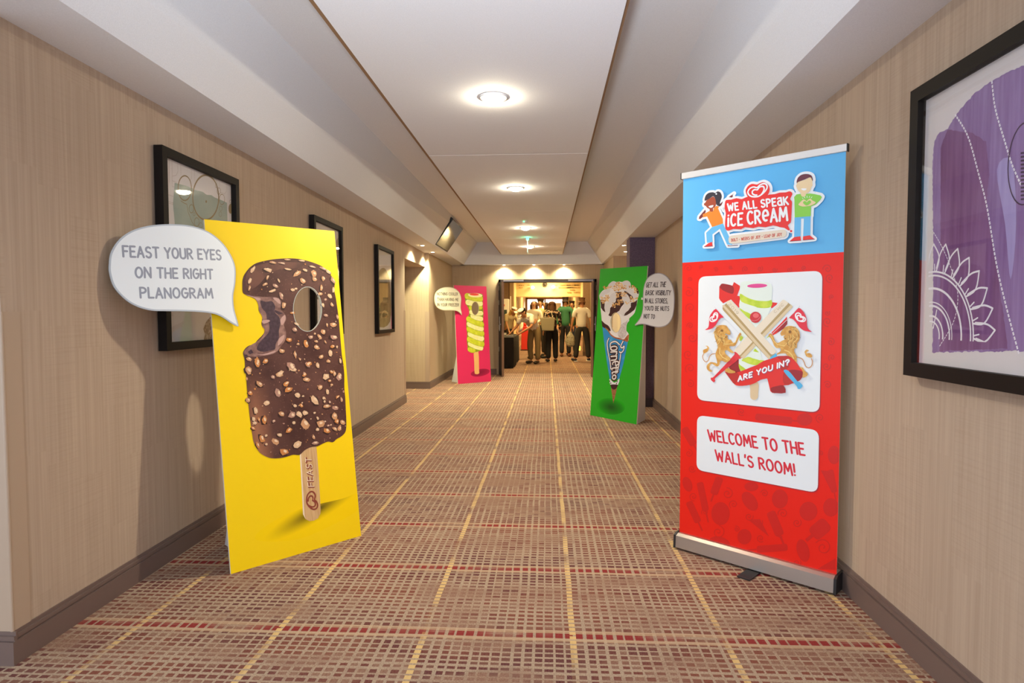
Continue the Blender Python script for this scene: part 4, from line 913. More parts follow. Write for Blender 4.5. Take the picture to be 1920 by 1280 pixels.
# bats
M_BAT = mat('print_bat', '#dcc8a2', 0.4); M_BATD = mat('print_bat_dark', '#b89c68', 0.4); M_BATL = mat('print_bat_light', '#ecdfc8', 0.4)
def q4(a, b, w0, w1):
    a = Vector(a); b = Vector(b); d = (b-a).normalized(); n_ = Vector((-d.y, d.x))
    return [tuple(a+n_*w0), tuple(b+n_*w0), tuple(b+n_*w1), tuple(a+n_*w1)]
bat2 = rrect([BZ4([(800,322)])[0], BZ4([(868,378)])[0], BZ4([(492,775)])[0], BZ4([(425,705)])[0]], 7)
bn.px('bat_print', [bat2], M_BATD); bn.px('bat_ridge_print', [rrect([BZ4([(796,322)])[0], BZ4([(838,350)])[0], BZ4([(468,748)])[0], BZ4([(425,705)])[0]], 4)], M_BATL)
bn.px('bat_face_print', [BZ4([(855,362),(868,380),(495,772),(478,752)])], M_BAT)
bn.px('bat_handle_print', [smooth(ZB([(615,358),(670,385),(730,470),(690,480),(640,530),(560,590),(300,800),(290,850),(265,880),(215,835),(225,795),(270,780),(560,470),(620,400)]), True, 3)], mat('print_handle_red', '#e6383f', 0.4, noise=(20, '#d82630', 0.4, 0.6)))
bat1 = rrect([BZ4([(402,326)])[0], BZ4([(748,718)])[0], BZ4([(690,775)])[0], BZ4([(330,388)])[0]], 8)
bn.px('bat_print', [bat1], M_BATD); bn.px('bat_ridge_print', [rrect([BZ4([(402,326)])[0], BZ4([(750,716)])[0], BZ4([(712,744)])[0], BZ4([(362,345)])[0]], 5)], M_BATL)
bn.px('bat_face_print', [rrect([BZ4([(338,372)])[0], BZ4([(352,362)])[0], BZ4([(704,755)])[0], BZ4([(690,775)])[0]], 1.2)], M_BAT)
M_BT = mat('print_bat_text', '#bfae8c', 0.4)
bn.emit('lettering', textlines(bn, '2019', *ZA([(548,600),(715,785),(585,560)]), wght=0.12), M_BT)
bn.emit('lettering', textlines(bn, 'CWC', *ZC([(310,615),(460,475),(285,575)]), wght=0.12), M_BT)
bn.px('ball_print', [zz(1310, 510, 9.846, ell(1057, 833, 104, 103, 0, 26))], mat('print_ball', '#cf2b33', 0.4))
bn.px('ball_highlight_print', [zz(1310, 510, 9.846, ell(1065, 800, 55, 45, 0, 20))], mat('print_ball_light', '#ea6a6a', 0.4))
bn.emit('ball_seam_print', ribbon(bn.pts(ZA([(965,880),(1030,900),(1100,880),(1150,820)])), kk*0.8), mat('print_ball_seam', '#e58a8a', 0.4))
# lower ribbon with question
bn.px('ribbon_print', [smooth(ZB([(455,700),(560,725),(720,695),(900,625),(1097,550)])+ZD([(0,470),(120,395),(250,350),(400,300),(560,285),(640,290),(700,320),(780,400),(860,520),(920,600),(920,680),(880,750),(830,790),(700,840),(535,875),(200,735),(0,805)])+ZB([(1000,880),(900,920),(760,940),(660,935),(610,900),(560,830)]), True, 2)], M_R1)
bn.px('ribbon_fold_print', [ZD([(200,700),(420,650),(535,610),(740,830),(535,875),(575,1022),(400,1030),(310,1025),(270,990),(240,860)])], M_R1)
bn.px('ribbon_inside_print', [smooth(ZD([(640,580),(780,565),(890,590),(922,620),(915,690),(880,750),(830,785),(720,830),(735,700)]), True, 3), smooth(ZD([(275,950),(300,915),(400,890),(535,875),(575,1022),(400,1030),(310,1020)]), True, 2)], M_R2)
bn.px('ribbon_shade_print', [smooth(ZD([(540,610),(640,600),(800,780),(700,838),(560,860),(520,760)]), True, 2), smooth(ZD([(400,300),(560,287),(640,292),(700,325),(600,350),(640,500),(560,560),(480,560),(500,400)]), True, 3), smooth(ZB([(470,705),(560,728),(660,710),(700,780),(640,900),(590,880)]), True, 3)], M_R3)
bn.px('bat_handle_print', [smooth(ZD([(540,600),(630,580),(800,780),(850,810),(905,860),(915,890),(880,930),(845,950),(810,930),(790,880)]), True, 3), smooth(ZD([(260,350),(290,300),(380,240),(400,260),(395,300),(320,330)]), True, 3)], mat('print_handle_blue', '#55b6e6', 0.4))
qt = ('ARE YOU IN?', ZB([(685,875)])[0], ZD([(640,470)])[0], ZB([(690,770)])[0])
bn.emit('lettering_shade', textlines(bn, qt[0], (qt[1][0]+0.8, qt[1][1]+0.9), (qt[2][0]+0.8, qt[2][1]+0.9), (qt[3][0]+0.8, qt[3][1]+0.9), wght=0.24, gap=0.24), mat('print_lilac_shade', '#8a4a78', 0.4))
bn.emit('lettering', textlines(bn, *qt, wght=0.22, gap=0.24), mat('print_letter_white', '#f3f3f6', 0.35))
# flags and poles
bn.emit('flag_pole_print', ribbon(bn.pts(ZA([(305,640),(330,675),(475,835),(760,1130)])), kk*0.45)+ribbon(bn.pts(ZC([(735,490),(715,520),(555,690),(270,960)])), kk*0.9), mat('print_pole', '#cfd2da', 0.4))
bn.px('flag_print', [smooth(ZA([(330,678),(400,760),(475,833),(430,842),(380,880),(330,970),(270,1030),(200,1058),(125,1064),(180,1030),(200,980),(205,900),(215,820),(260,740)]), True, 2), smooth(ZC([(718,522),(640,605),(555,690),(600,705),(660,750),(730,850),(800,905),(860,920),(945,933),(890,890),(862,830),(855,730),(830,640),(780,565)]), True, 2)], mat('print_flag', '#e3283e', 0.4))
M_HW = mat('print_heart_white', '#f4eef2', 0.4)
heart(bn, ZA([(300,838)])[0], 9.6, 42, 'heart_logo_print', M_HW, 0.24, MATS['print_flag'], 1.0)
heart(bn, ZC([(742,690)])[0], 10.2, -47, 'heart_logo_print', M_HW, 0.24, MATS['print_flag'], 1.0)
# lions
M_GO = mat('print_gold', '#cf9440', 0.4, noise=(45, '#e2b05c', 0.4, 0.62)); M_GL = mat('print_gold_light', '#efcf7c', 0.4); M_GD = mat('print_gold_dark', '#8a5a26', 0.4)
lionL = ZA([(440,975),(520,985),(560,1040),(600,1110),(590,1155),(545,1150),(520,1130),(500,1150),(550,1170),(545,1210),(570,1250)])+ZB([(560,150),(600,205),(640,190),(665,120),(700,60),(725,30),(745,60),(725,90),(690,150),(660,220),(620,262),(550,260),(545,300),(600,350),(615,380),(560,370),(500,330),(460,345),(480,400),(540,450),(560,490),(490,540),(440,520),(385,510),(370,570),(340,607),(300,600),(240,560),(205,590),(200,650),(250,688),(210,698),(160,660),(150,600),(180,560),(220,535),(290,545),(330,560),(320,490),(300,420),(310,360),(340,280),(330,230),(300,150),(280,80)])+ZA([(310,1180),(300,1110),(330,1040),(370,990)])
bn.px('lion_print', [smooth(lionL, True, 2), smooth(ZB([(460,680),(510,635),(580,670),(635,690),(635,715),(560,725),(500,710)]), True, 3)], M_GO)
lionR = ZC([(560,828),(640,840),(700,880),(735,950),(740,1020),(725,1080),(690,1130),(690,1200)])+ZD([(760,130),(750,200),(800,290),(800,340),(800,420),(780,400),(700,320),(640,290),(600,270),(580,240),(480,240),(400,265),(420,230),(480,190),(470,130),(400,130),(350,80),(325,20)])+ZC([(265,1080),(235,1030),(200,990),(240,955),(290,1010),(310,1080),(350,1120),(390,1110),(440,1080),(480,1060),(460,1020),(490,985),(430,1000),(405,960),(440,900),(490,850)])
bn.px('lion_print', [smooth(lionR, True, 2), smooth(ZD([(850,505),(920,520),(960,580),(1020,640),(1000,690),(940,720),(915,700),(925,620),(900,560)]), True, 3)], M_GO)
k9 = kk
tails = ribbon(bn.pts(smooth(ZB([(300,390),(240,400),(200,440),(180,500),(140,530),(100,500),(80,440),(100,390)]), False, 4)), k9*1.3)+ribbon(bn.pts(smooth(ZD([(800,310),(900,340),(950,410),(980,490),(1040,525),(1100,480),(1115,400),(1095,340)]), False, 4)), k9*1.3)
bn.emit('lion_tail_print', tails, mat('print_tail', '#c98a4a', 0.4))
bn.px('lion_tail_tuft_print', [smooth(ZB([(95,380),(90,330),(130,310),(165,290),(150,265),(130,260),(160,255),(188,285),(180,330),(150,365),(110,385)]), True, 3), smooth(ZD([(960,200),(1000,160),(1045,185),(1010,200),(1000,235),(1060,230),(1110,280),(1090,320),(1000,300),(970,240)]), True, 3)], M_GO)
def curls(zf, seed, L):
    r_ = random.Random(seed); lo = []; da = []
    for x, y, l, a in L:
        for k in range(3):
            dx, dy = r_.uniform(-22, 22), r_.uniform(-22, 22); a2 = radians(a+r_.uniform(-25, 25)); cvt = r_.uniform(-0.6, 0.6)
            pl = [(x+dx+l*q*cos(a2+cvt*q), y+dy+l*q*sin(a2+cvt*q)) for q in (0, .33, .66, 1)]
            (lo if k else da).append(ribbon(bn.pts(zf(pl)), k9*(0.75 if k else 0.6)))
    return sum(lo, []), sum(da, [])
l1, d1 = curls(ZA, 1, [(400,1000,80,150),(350,1060,90,110),(340,1130,90,90),(420,1060,60,140),(420,1150,90,80),(360,1220,70,70),(460,1200,80,70)])
l2, d2 = curls(ZB, 2, [(310,60,90,80),(350,120,90,80),(400,100,80,60),(350,200,60,90),(430,170,70,60),(450,60,60,60)])
l3, d3 = curls(ZC, 3, [(640,880,80,40),(690,950,90,80),(700,1020,90,100),(600,880,60,20),(600,960,80,60),(640,1060,90,100),(560,1060,80,110),(660,1140,80,100),(540,1000,60,90)])
l4, d4 = curls(ZD, 4, [(620,30,90,90),(700,40,90,80),(760,60,60,90)])
bn.emit('mane_pattern_print', l1+l2+l3+l4+ribbon(bn.pts(ZB([(380,300),(370,380),(420,450),(500,490)])), k9*1.8)+ribbon(bn.pts(ZD([(560,170),(640,200),(700,260),(740,340)])), k9*1.8)+ribbon(bn.pts(ZB([(470,230),(580,220),(640,200),(690,90)])), k9*1.2)+ribbon(bn.pts(ZC([(240,990),(290,1080),(360,1150),(480,1170)])), k9*1.2), M_GL)
bn.emit('mane_shade_pattern_print', d1+d2+d3+d4+[bn.pts(zz(1310, 510, 9.846, ell(445, 1078, 24, 22))), bn.pts(zz(1420, 520, 9.143, ell(572, 930, 24, 26)))]+[bn.pts(zz(1310, 510, 9.846, ell(515, 1195, 14, 12))), bn.pts(zz(1420, 520, 9.143, ell(492, 1045, 12, 12)))], M_GD)
# --- top logo: girl, boy, speech logo
ZG = lambda L: zz(1300, 330, 8.533, L); ZL = lambda L: zz(1350, 330, 9.143, L); ZH = lambda L: zz(1470, 310, 8.0, L)
M_OW = mat('print_outline_white', '#eef2f6', 0.38)
hair = smooth(ZG([(200,400),(200,350),(225,300),(270,270),(330,263),(365,275),(400,250),(440,260),(465,300),(468,350),(440,430),(448,485),(410,480),(380,450),(370,380),(335,325),(280,360)]), True, 3)
face = smooth(ZG([(205,430),(230,390),(290,355),(335,330),(370,380),(378,450),(360,500),(330,520),(330,560),(305,575),(278,560),(272,530),(240,515),(215,485),(190,470),(185,445)]), True, 3)
shirt = ZG([(275,560),(305,578),(335,555),(340,515),(385,480),(430,490),(410,520),(485,690),(490,760),(315,818),(235,650),(165,665),(170,610),(220,590)])
armb = ZG([(222,520),(205,540),(215,570),(195,610),(165,620),(170,655),(125,690),(102,685),(110,650),(160,590)])
arm2 = ZG([(440,450),(490,405),(465,470),(440,485)]); hand2 = ZG([(580,340),(665,282),(640,310),(650,325),(630,348)])
legs = ZG([(315,820),(490,762),(600,1000),(640,1100),(555,1100),(440,845),(320,935),(325,1060),(230,1070),(220,910)])
shoes = [ZG([(190,1130),(260,1075),(315,1055),(325,1125)]), ZG([(568,1120),(568,1105),(600,1115),(725,1105),(725,1115)])]
bh = smooth(ZH([(208,280),(205,240),(225,190),(270,150),(330,135),(390,140),(430,165),(445,215),(440,240),(410,185),(330,215),(225,255)]), True, 3)
bf = smooth(ZH([(225,255),(330,220),(410,185),(435,230),(440,280),(442,310),(425,330),(405,385),(370,420),(345,430),(335,465),(300,475),(272,460),(265,420),(225,380),(205,340),(195,310),(210,280)]), True, 3)
bs = ZH([(200,440),(262,430),(275,465),(300,476),(335,465),(345,432),(400,425),(470,435),(560,455),(582,480),(560,520),(490,590),(420,620),(415,765),(175,785),(170,520),(165,480)])
bl = ZH([(172,785),(413,765),(408,1055),(300,1075),(312,800),(268,800),(262,1080),(165,1085)])
bsh = [ZH([(100,1138),(170,1078),(262,1066),(268,1128)]), ZH([(298,1122),(300,1068),(400,1052),(470,1106)])]
blobp = smooth(ZL([(105,460),(130,415),(210,410),(300,385),(380,400),(420,390),(520,350),(680,330),(840,330),(870,322),(960,315),(1040,290),(1150,285),(1200,268),(1240,278),(1258,320),(1220,400),(1250,440),(1250,520),(1240,700),(1230,800),(1180,845),(1215,920),(1190,935),(1120,890),(1050,880),(930,850),(800,880),(680,870),(590,895),(450,880),(380,915),(250,910),(160,940),(110,900),(110,760),(120,640),(100,560)]), True, 2)
heartp = smooth(ZL([(490,350),(460,260),(500,180),(570,140),(650,152),(700,128),(770,112),(840,150),(870,220),(855,300),(800,360),(650,420),(530,400)]), True, 3)
pill = rrect([ZL([(165,1030)])[0], ZL([(1155,915)])[0], ZL([(1160,1045)])[0], ZL([(172,1170)])[0]], 7, 6)
def outline(L, w): return ribbon(bn.pts(L), kk*w, closed=True)+[bn.pts(L)]
oo = []
for L, w in ((hair, 8.5), (face, 8.5), (shirt, 8), (armb, 8.5), (hand2, 8.5), (ZG([(440,450),(600,330),(640,320),(500,560)]), 6), (legs, 7), (shoes[0], 8), (shoes[1], 7.5), (bh, 9), (bf, 9), (bs, 9), (bl, 7.5), (bsh[0], 8), (bsh[1], 8), (blobp, 8.5), (heartp, 9.5), (pill, 8), (ZL([(1180,845),(1240,945),(1230,800)]), 8)): oo += outline(L, w)
bn.emit('sticker_outline_print', oo, M_OW)
M_SKB = mat('print_skin_brown', '#a8492c', 0.4); M_SKP = mat('print_skin_pale', '#ecd2a6', 0.4); M_REDS = mat('print_shoe_red', '#e8322a', 0.4); M_LB = mat('print_jeans_blue', '#68bbee', 0.4)
bn.px('girl_print', [armb, arm2, hand2], mat('print_skin_dark', '#7c2c2c', 0.4))
bn.px('girl_shirt_print', [shirt], mat('print_orange', '#f08a28', 0.4)); bn.px('girl_legs_print', [legs], M_LB); bn.px('girl_face_print', [face], M_SKB)
bn.px('girl_hair_print', [hair], mat('print_hair_black', '#38303a', 0.4)); bn.px('hair_tie_print', [zz(1300,330,8.533,ell(382,290,13,13))], M_OW)
bn.px('smile_print', [smooth(ZG([(262,485),(335,468),(325,500),(300,512),(275,505)]), True, 3)], M_OW)
bn.px('girl_shoe_print', shoes, M_REDS); bn.emit('sole_print', ribbon(bn.pts(ZG([(190,1132),(325,1122)])), kk*1)+ribbon(bn.pts(ZG([(568,1120),(725,1110)])), kk*1.1)+ribbon(bn.pts(ZH([(102,1140),(268,1127)])), kk*1)+ribbon(bn.pts(ZH([(298,1123),(470,1108)])), kk*1), mat('print_sole', '#4a2a55', 0.4))
bn.px('boy_legs_print', [bl], M_LB); bn.px('boy_shirt_print', [smooth(bs, True, 1)], mat('print_lime_shirt', '#8ad14c', 0.4)); bn.px('boy_face_print', [bf], M_SKP); bn.px('boy_hair_print', [bh], mat('print_hair_brown', '#6b3340', 0.4))
bn.px('smile_print', [smooth(ZH([(275,352),(350,352),(340,375),(310,382),(285,372)]), True, 3)], M_OW)
bn.px('boy_shoe_print', bsh, M_REDS)
hnd = smooth(ZH([(232,590),(265,550),(310,515),(345,535),(355,548),(375,520),(410,505),(440,530),(490,560),(455,590),(400,612),(355,618),(300,622),(255,610)]), True, 3)
bn.px('boy_hands_print', [hnd], M_SKP); bn.px('hand_heart_print', [smooth(ZH([(355,608),(315,585),(300,560),(315,540),(335,540),(357,558),(380,535),(405,530),(420,550),(405,580)]), True, 3)], MATS['print_lime_shirt'])
bn.emit('spark_pattern_print', sum([ribbon(bn.pts(ZH(q)), kk*0.8) for q in ([(290,493),(303,505)], [(320,478),(330,495)], [(360,462),(362,490)], [(400,468),(392,488)], [(435,475),(420,495)])], []), M_OW)
M_LR = mat('print_logo_red', '#ea2f2c', 0.38)
bn.px('speech_logo_print', [blobp, zz(1350,330,9.143,ell(1237,948,19,19))], M_LR); bn.px('speech_logo_heart_print', [heartp], M_LR)
heart(bn, ZL([(665,258)])[0], 18.4, 5, 'heart_logo_print', M_OW, 0.15, M_LR)
MB_ = M_OW
bn.emit('lettering', textlines(bn, 'WE ALL SPEaK', *ZL([(165,615),(1190,505),(150,470)]), wght=0.19, gap=0.26, space=0.34), MB_)
bn.emit('lettering', textlines(bn, 'iCE', *ZL([(160,880),(400,858),(165,650)]), wght=0.155, gap=0.26), MB_)
bn.emit('lettering', textlines(bn, 'CReAM', *ZL([(500,845),(1175,780),(490,600)]), wght=0.15, gap=0.22), MB_)
bn.px('pill_print', [pill], mat('print_pill', '#e3d6c4', 0.4))
bn.emit('lettering', textlines(bn, 'BOLT - WEEKS OF JOY - LEAP OF JOY', *ZL([(222,1130),(1080,1032),(218,1075)]), wght=0.16, gap=0.26, space=0.4), mat('print_pill_red', '#c8432c', 0.4))

# ================================================================ framed pictures
def picture(name, label, fx, ya, yb, z0, z1, side, matc='#d9d4d6', depth=0.045, rail=0.042, group=None):
    """side=+1: hangs on the left wall (faces +x)"""
    y0, y1 = min(ya, yb), max(ya, yb)
    if side > 0: O = Vector((fx(y0)+0.006, y0, z0)); U = Vector((fx(y1)-fx(y0), y1-y0, 0))
    else: O = Vector((fx(y1)-0.006, y1, z0)); U = Vector((fx(y0)-fx(y1), y0-y1, 0))
    sf = Surf(O, U, Vector((0, 0, 1))); w = U.length; h = z1-z0
    t = thing(name, O, label, 'picture', group, rot=sf.R); sf.root = t
    m = MB()
    for a in ((0, w, 0, rail), (0, w, h-rail, h), (0, rail, rail, h-rail), (w-rail, w, rail, h-rail)): m.box(a[0], a[1], -depth, 0, a[2], a[3])
    m.obj('frame', M_BLACK, t)
    MB().box(rail, w-rail, -0.012, -0.004, rail, h-rail).obj('backing', mat('art_paper', matc, 0.6), t)
    MB().box(rail*0.9, w-rail*0.9, -0.030, -0.028, rail*0.9, h-rail*0.9).obj('glass', M_GLASS, t)
    sf.front = -0.0125
    return sf, t, w, h, rail
p1, pt1, w1, h1, r_ = picture('framed_picture', 'black framed picture of bronze rings over a teal wash, partly behind yellow board', LW, 3.005, 3.80, 1.10, 2.135, 1)
P8 = lambda L: zz(290, 270, 8.0, L)
M_TEAL = mat('art_teal', '#8fa09a', 0.7, noise=(5, '#a5b0a6', 0.35, 0.65)); M_BRZ = mat('art_bronze', '#8c7448', 0.6)
p1.px('teal_wash', [P8([(300,580),(370,600),(460,625),(560,660),(620,690),(720,715),(780,760),(850,765),(900,800),(1000,840),(1085,880),(1095,1280),(1080,1700),(1060,2230),(700,2200),(420,2190),(300,1900),(300,1180),(275,900)])], M_TEAL)
pk = p1.scale(380, 350)
rings = ribbon(p1.pts(P8(ell(765, 800, 195, 335, 0, 40))), pk*3.2, closed=True)+ribbon(p1.pts(P8(ell(450, 660, 100, 185, 0, 32))), pk*2.2, closed=True)
for x, y, a, b, w in ((962,705,26,48,1.0),(1008,830,40,78,1.2),(550,970,34,62,1.2),(630,1170,36,66,1.2),(1138,862,16,24,0.8),(990,965,22,36,0.8),(985,1050,22,36,0.8),(920,630,10,22,0.8),(590,1050,16,24,0.8),(690,1220,26,40,0.8)): rings += ribbon(p1.pts(P8(ell(x, y, a, b, 0, 20))), pk*w, closed=True)
rings += ribbon(p1.pts(P8([(390,850),(450,890),(480,900),(500,1020),(560,1170),(620,1260)])), pk*1.2)+[p1.pts(P8(ell(1138, 970, 32, 74, 0, 24))), p1.pts(P8(ell(772, 862, 12, 20)))]
o = p1.emit('ring_print', rings, M_BRZ); o['kind'] = 'stuff'
thin = []
for q in ([(218,200),(220,580)], [(256,215),(262,640)], [(342,240),(345,420),(320,470),(265,480)], [(388,265),(392,470)], [(548,335),(552,500),(530,550)], [(594,355),(600,560)], [(740,415),(742,460)], [(788,435),(790,465)], [(925,490),(930,600)], [(970,510),(972,640)], [(1080,570),(1078,700),(1050,745),(985,725)], [(1120,590),(1125,720),(1165,810),(1165,870)], [(205,760),(278,785)], [(205,860),(280,885)], [(205,885),(275,905)], [(262,640),(300,640)], [(265,550),(330,580)]): thin += ribbon(p1.pts(P8(q)), pk*0.45)
o = p1.emit('thin_line_print', thin, mat('art_thin_line', '#a08a80', 0.6)); o['kind'] = 'stuff'
brown = zz(180, 380, 3.5556, [(745,780),(780,740),(780,925),(715,925),(725,880),(715,840),(730,800)])
p1.px('brown_patch_print', [brown], mat('art_brown', '#7d5c45', 0.7, noise=(60, '#b09a8a', 0.45, 0.6)))
p2, pt2, w2, h2, r_ = picture('framed_picture', 'black framed picture seen past the right edge of yellow board', LW, 5.11, 5.88, 1.10, 2.13, 1)
M_AB = mat('art_wash_brown', '#a8957c', 0.7, noise=(8, '#7f6c50', 0.35, 0.6))
p2.emit('wash_print', [[(w2-0.16, 0.2), (w2-0.05, 0.15), (w2-0.05, h2-0.1), (w2-0.12, h2-0.15), (w2-0.16, h2-0.4)]], M_AB)
p2.emit('block_print', [[(0.12, 0.32), (0.35, 0.32), (0.35, 0.48), (0.12, 0.48)]], mat('art_block', '#7d786c', 0.7))
o = p2.emit('thin_line_print', ribbon([(0.05, 0.52), (0.6, 0.52)], 0.004)+ribbon([(0.12, 0.3), (0.12, 0.6)], 0.004), mat('art_thin_line', '', 0.6)); o['kind'] = 'stuff'
p3, pt3, w3, h3, r_ = picture('framed_picture', 'farthest black framed picture on left wall, just before the wall opening', LW, 7.19, 8.02, 1.06, 2.12, 1, matc='#b9a88a')
p3.emit('wash_print', [smooth([(0.06, 0.12), (0.7, 0.14), (0.72, 0.6), (0.55, 0.78), (0.3, 0.8), (0.1, 0.66)], True, 4)], mat('art_wash_olive', '#7d6c44', 0.7, noise=(7, '#99885c', 0.35, 0.6)))
p3.emit('stroke_print', sum([ribbon([(0.15+i*0.04, 0.2), (0.25+i*0.05, 0.7)], 0.008) for i in range(5)], []), mat('art_stroke', '#a39468', 0.7))['kind'] = 'stuff'
p3.emit('green_patch_print', [smooth([(0.06,0.2),(0.16,0.2),(0.2,0.4),(0.1,0.45)], True, 4)], mat('art_green', '#86904e', 0.7))
# purple picture on the right
p4, pt4, w4, h4, r_ = picture('framed_picture', 'large black framed purple watercolour with white gear line drawing on right wall', RW, 2.375, 1.15, 1.055, 2.10, -1, matc='#dfe3ea', depth=0.04, rail=0.05)
PR = lambda L: zz(1720, 60, 1.94, L)
def purple(name, c1, c2, sc, zx):
    n = NB(name); x, y, z = n.xyz()
    s1 = n.noise(n.vec(n.f('MULTIPLY', x, sc), n.f('MULTIPLY', z, zx)), 1.0, 4.0, 0.6); s2 = n.noise(n.vec(n.f('MULTIPLY', x, 70.0), n.f('MULTIPLY', z, 3.0)), 1.0, 2.0)
    return n.done(n.mix(n.rng(n.f('ADD', n.f('MULTIPLY', s1, 0.7), n.f('MULTIPLY', s2, 0.3)), 0.38, 0.64), lin(c1), lin(c2)), 0.7)
M_PU = purple('art_purple', '#7d5c94', '#a089bb', 5.0, 1.2); M_PUD = purple('art_purple_dark', '#6d3f73', '#8c6596', 9.0, 1.0)
W_ = w4-r_
rt = lambda: None
u0 = p4.uv(*PR([(388,130)])[0])
def jag(L, a=0.004, seed=3):
    r0 = random.Random(seed); o = []
    for i in range(len(L)):
        p, q = L[i], L[(i+1) % len(L)]; n_ = max(1, int(hypot(q[0]-p[0], q[1]-p[1])/0.008))
        for k in range(n_): o.append((p[0]+(q[0]-p[0])*k/n_+r0.uniform(-a, a), p[1]+(q[1]-p[1])*k/n_+r0.uniform(-a, a)))
    return o
clipq = [(r_+0.02, r_+0.02), (W_-0.02, r_+0.02), (W_-0.02, h4-r_-0.02), (r_+0.02, h4-r_-0.02)]
top = p4.pts(PR([(55,1165),(58,800),(55,480),(60,410),(75,370),(110,350),(150,290),(210,220),(270,178),(330,145),(388,122)]))
blotch = top+[(0.75, h4-0.14), (1.0, h4-0.2), (1.12, 0.6), (1.1, 0.16), (0.6, 0.125)]
p4.emit('purple_wash', [jag(blotch, 0.003)], M_PU, clip=clipq)
p4.emit('dark_purple_wash', [jag(p4.pts(PR([(80,1160),(85,800),(85,420),(110,355),(200,365),(250,400),(262,520),(250,640),(280,800),(310,1000),(330,1150)]))+[], 0.002, 5)], M_PUD, clip=clipq)
p4.emit('light_purple_wash', [smooth(p4.pts(PR([(290,500),(345,470),(360,700),(340,900),(320,700)])), True, 4)], purple('art_lilac', '#9a8cc4', '#b3a8d6', 6.0, 1.0), clip=clipq)
M_AW = mat('art_white', '#eceaf2', 0.7); kp = p4.scale(1800, 500)
def dashes(L, w, n_=34, duty=0.7):
    S_ = smooth(L, False, 12); P = p4.pts(PR(S_)); d = [0]
    for i in range(1, len(P)): d.append(d[-1]+hypot(P[i][0]-P[i-1][0], P[i][1]-P[i-1][1]))
    def at(t):
        for i in range(1, len(P)):
            if d[i] >= t:
                k = (t-d[i-1])/max(1e-9, d[i]-d[i-1]); return (P[i-1][0]+(P[i][0]-P[i-1][0])*k, P[i-1][1]+(P[i][1]-P[i-1][1])*k)
        return P[-1]
    o = []; T_ = d[-1]/n_
    for j in range(n_): o += ribbon([at(j*T_), at((j+duty)*T_)], kp*w)[:1]
    return o
p4.emit('dashed_line_print', dashes([(138,300),(185,380),(225,520),(255,640),(290,850),(330,1020),(372,1175)], 3.4, 60)+dashes([(272,178),(285,280),(320,400),(345,480),(380,560)], 3.4, 28)+dashes([(55,720),(100,800),(140,910),(148,980),(130,1060),(80,1145)], 1.8, 40), M_AW)['kind'] = 'stuff'
# gear: concentric rings, centre left of the sheet edge
c0 = p4.uv(*PR([(48,1105)])[0])
def aring(rr, w, a0=-95, a1=95, n_=40):
    return ribbon([(c0[0]+rr*cos(radians(a0+(a1-a0)*i/n_)), c0[1]+rr*1.0*sin(radians(a0+(a1-a0)*i/n_))) for i in range(n_+1)], w)
gz = []
Rr = (p4.uv(*PR([(285,1077)])[0])[0]-c0[0])
for rr, w in ((0.16,0.006),(0.22,0.007),(0.33,0.007),(0.37,0.004),(0.52,0.008),(0.66,0.006),(0.70,0.006)): gz += aring(Rr*rr, w)
def P_(rr, aa): return (c0[0]+Rr*rr*cos(radians(aa)), c0[1]+Rr*rr*sin(radians(aa)))
for k in range(15):
    a = -84+k*12.0
    gz += ribbon(smooth([P_(0.70, a), P_(0.86, a-2), P_(1.0, a+5)], False, 4), 0.006)+ribbon(smooth([P_(1.0, a+5), P_(0.90, a+9), P_(0.74, a+12)], False, 4), 0.006)
    gz += ribbon([P_(0.70, a+2), P_(0.78, a+3)], 0.005)
gz += ribbon([P_(0.1, 60), P_(0.3, 70)], 0.005)
o = p4.emit('gear_print', gz, M_AW, clip=[(r_+0.045, r_+0.09), (W_-0.02, r_+0.09), (W_-0.02, h4-r_-0.02), (r_+0.045, h4-r_-0.02)]); o['kind'] = 'stuff'
M_AD = mat('art_dark_violet', '#3f2547', 0.7)
o = p4.emit('dark_ring_print', ribbon(p4.pts(PR(ell(392, 478, 60, 150, 4, 40))), kp*2.2, closed=True), M_AD, clip=clipq); o['kind'] = 'stuff'
o = p4.emit('dark_hatch_print', sum([ribbon(p4.pts(PR([(380, 440+i*14), (420, 436+i*14)])), kp*3) for i in range(13)], []), M_AD, clip=clipq); o['kind'] = 'stuff'

# ================================================================ table, stands and people beyond the doors
t = thing('display_table', (-1.35, 16.1, 0), 'long table under a floor length black cloth inside the doorway', 'table')
tb = MB(); x0, x1, y0, y1 = -0.55, 0.55, -1.40, 1.40
tb.box(x0+0.02, x1-0.02, y0+0.02, y1-0.02, 0.70, 0.73); tb.obj('table_top', mat('table_grey', '#77705f', 0.6), t)
for sx in (x0+0.06, x1-0.06):
    for sy in (y0+0.06, y1-0.06): MB().cyl((sx, sy, 0), (sx, sy, 0.70), 0.018, n=8).obj('leg', M_STEEL, t)
# draped cloth with folds
rnd = random.Random(2)
per = []
N = 120
for i in range(N):
    s_ = i/N*4; k = int(s_); f = s_-k
    c = [(x0, y0), (x1, y0), (x1, y1), (x0, y1)]; a, b = c[k], c[(k+1) % 4]
    per.append((a[0]+(b[0]-a[0])*f, a[1]+(b[1]-a[1])*f, k))
vs = []; fs = []
for j, (z, am, taper) in enumerate(((0.745, 0, 0), (0.74, 0.0, 0.004), (0.6, 0.006, 0.005), (0.3, 0.014, 0.0), (0.012, 0.02, -0.004))):
    for i, (x, y, k) in enumerate(per):
        nx, ny = [(0, -1), (1, 0), (0, 1), (-1, 0)][k]; w = am*sin(i*1.1+j*0.2)+am*0.5*sin(i*0.37)+taper
        vs.append((x+nx*w, y+ny*w, z))
for j in range(4):
    for i in range(N): fs.append((j*N+i, j*N+(i+1) % N, (j+1)*N+(i+1) % N, (j+1)*N+i))
fs.append(tuple(range(N)))
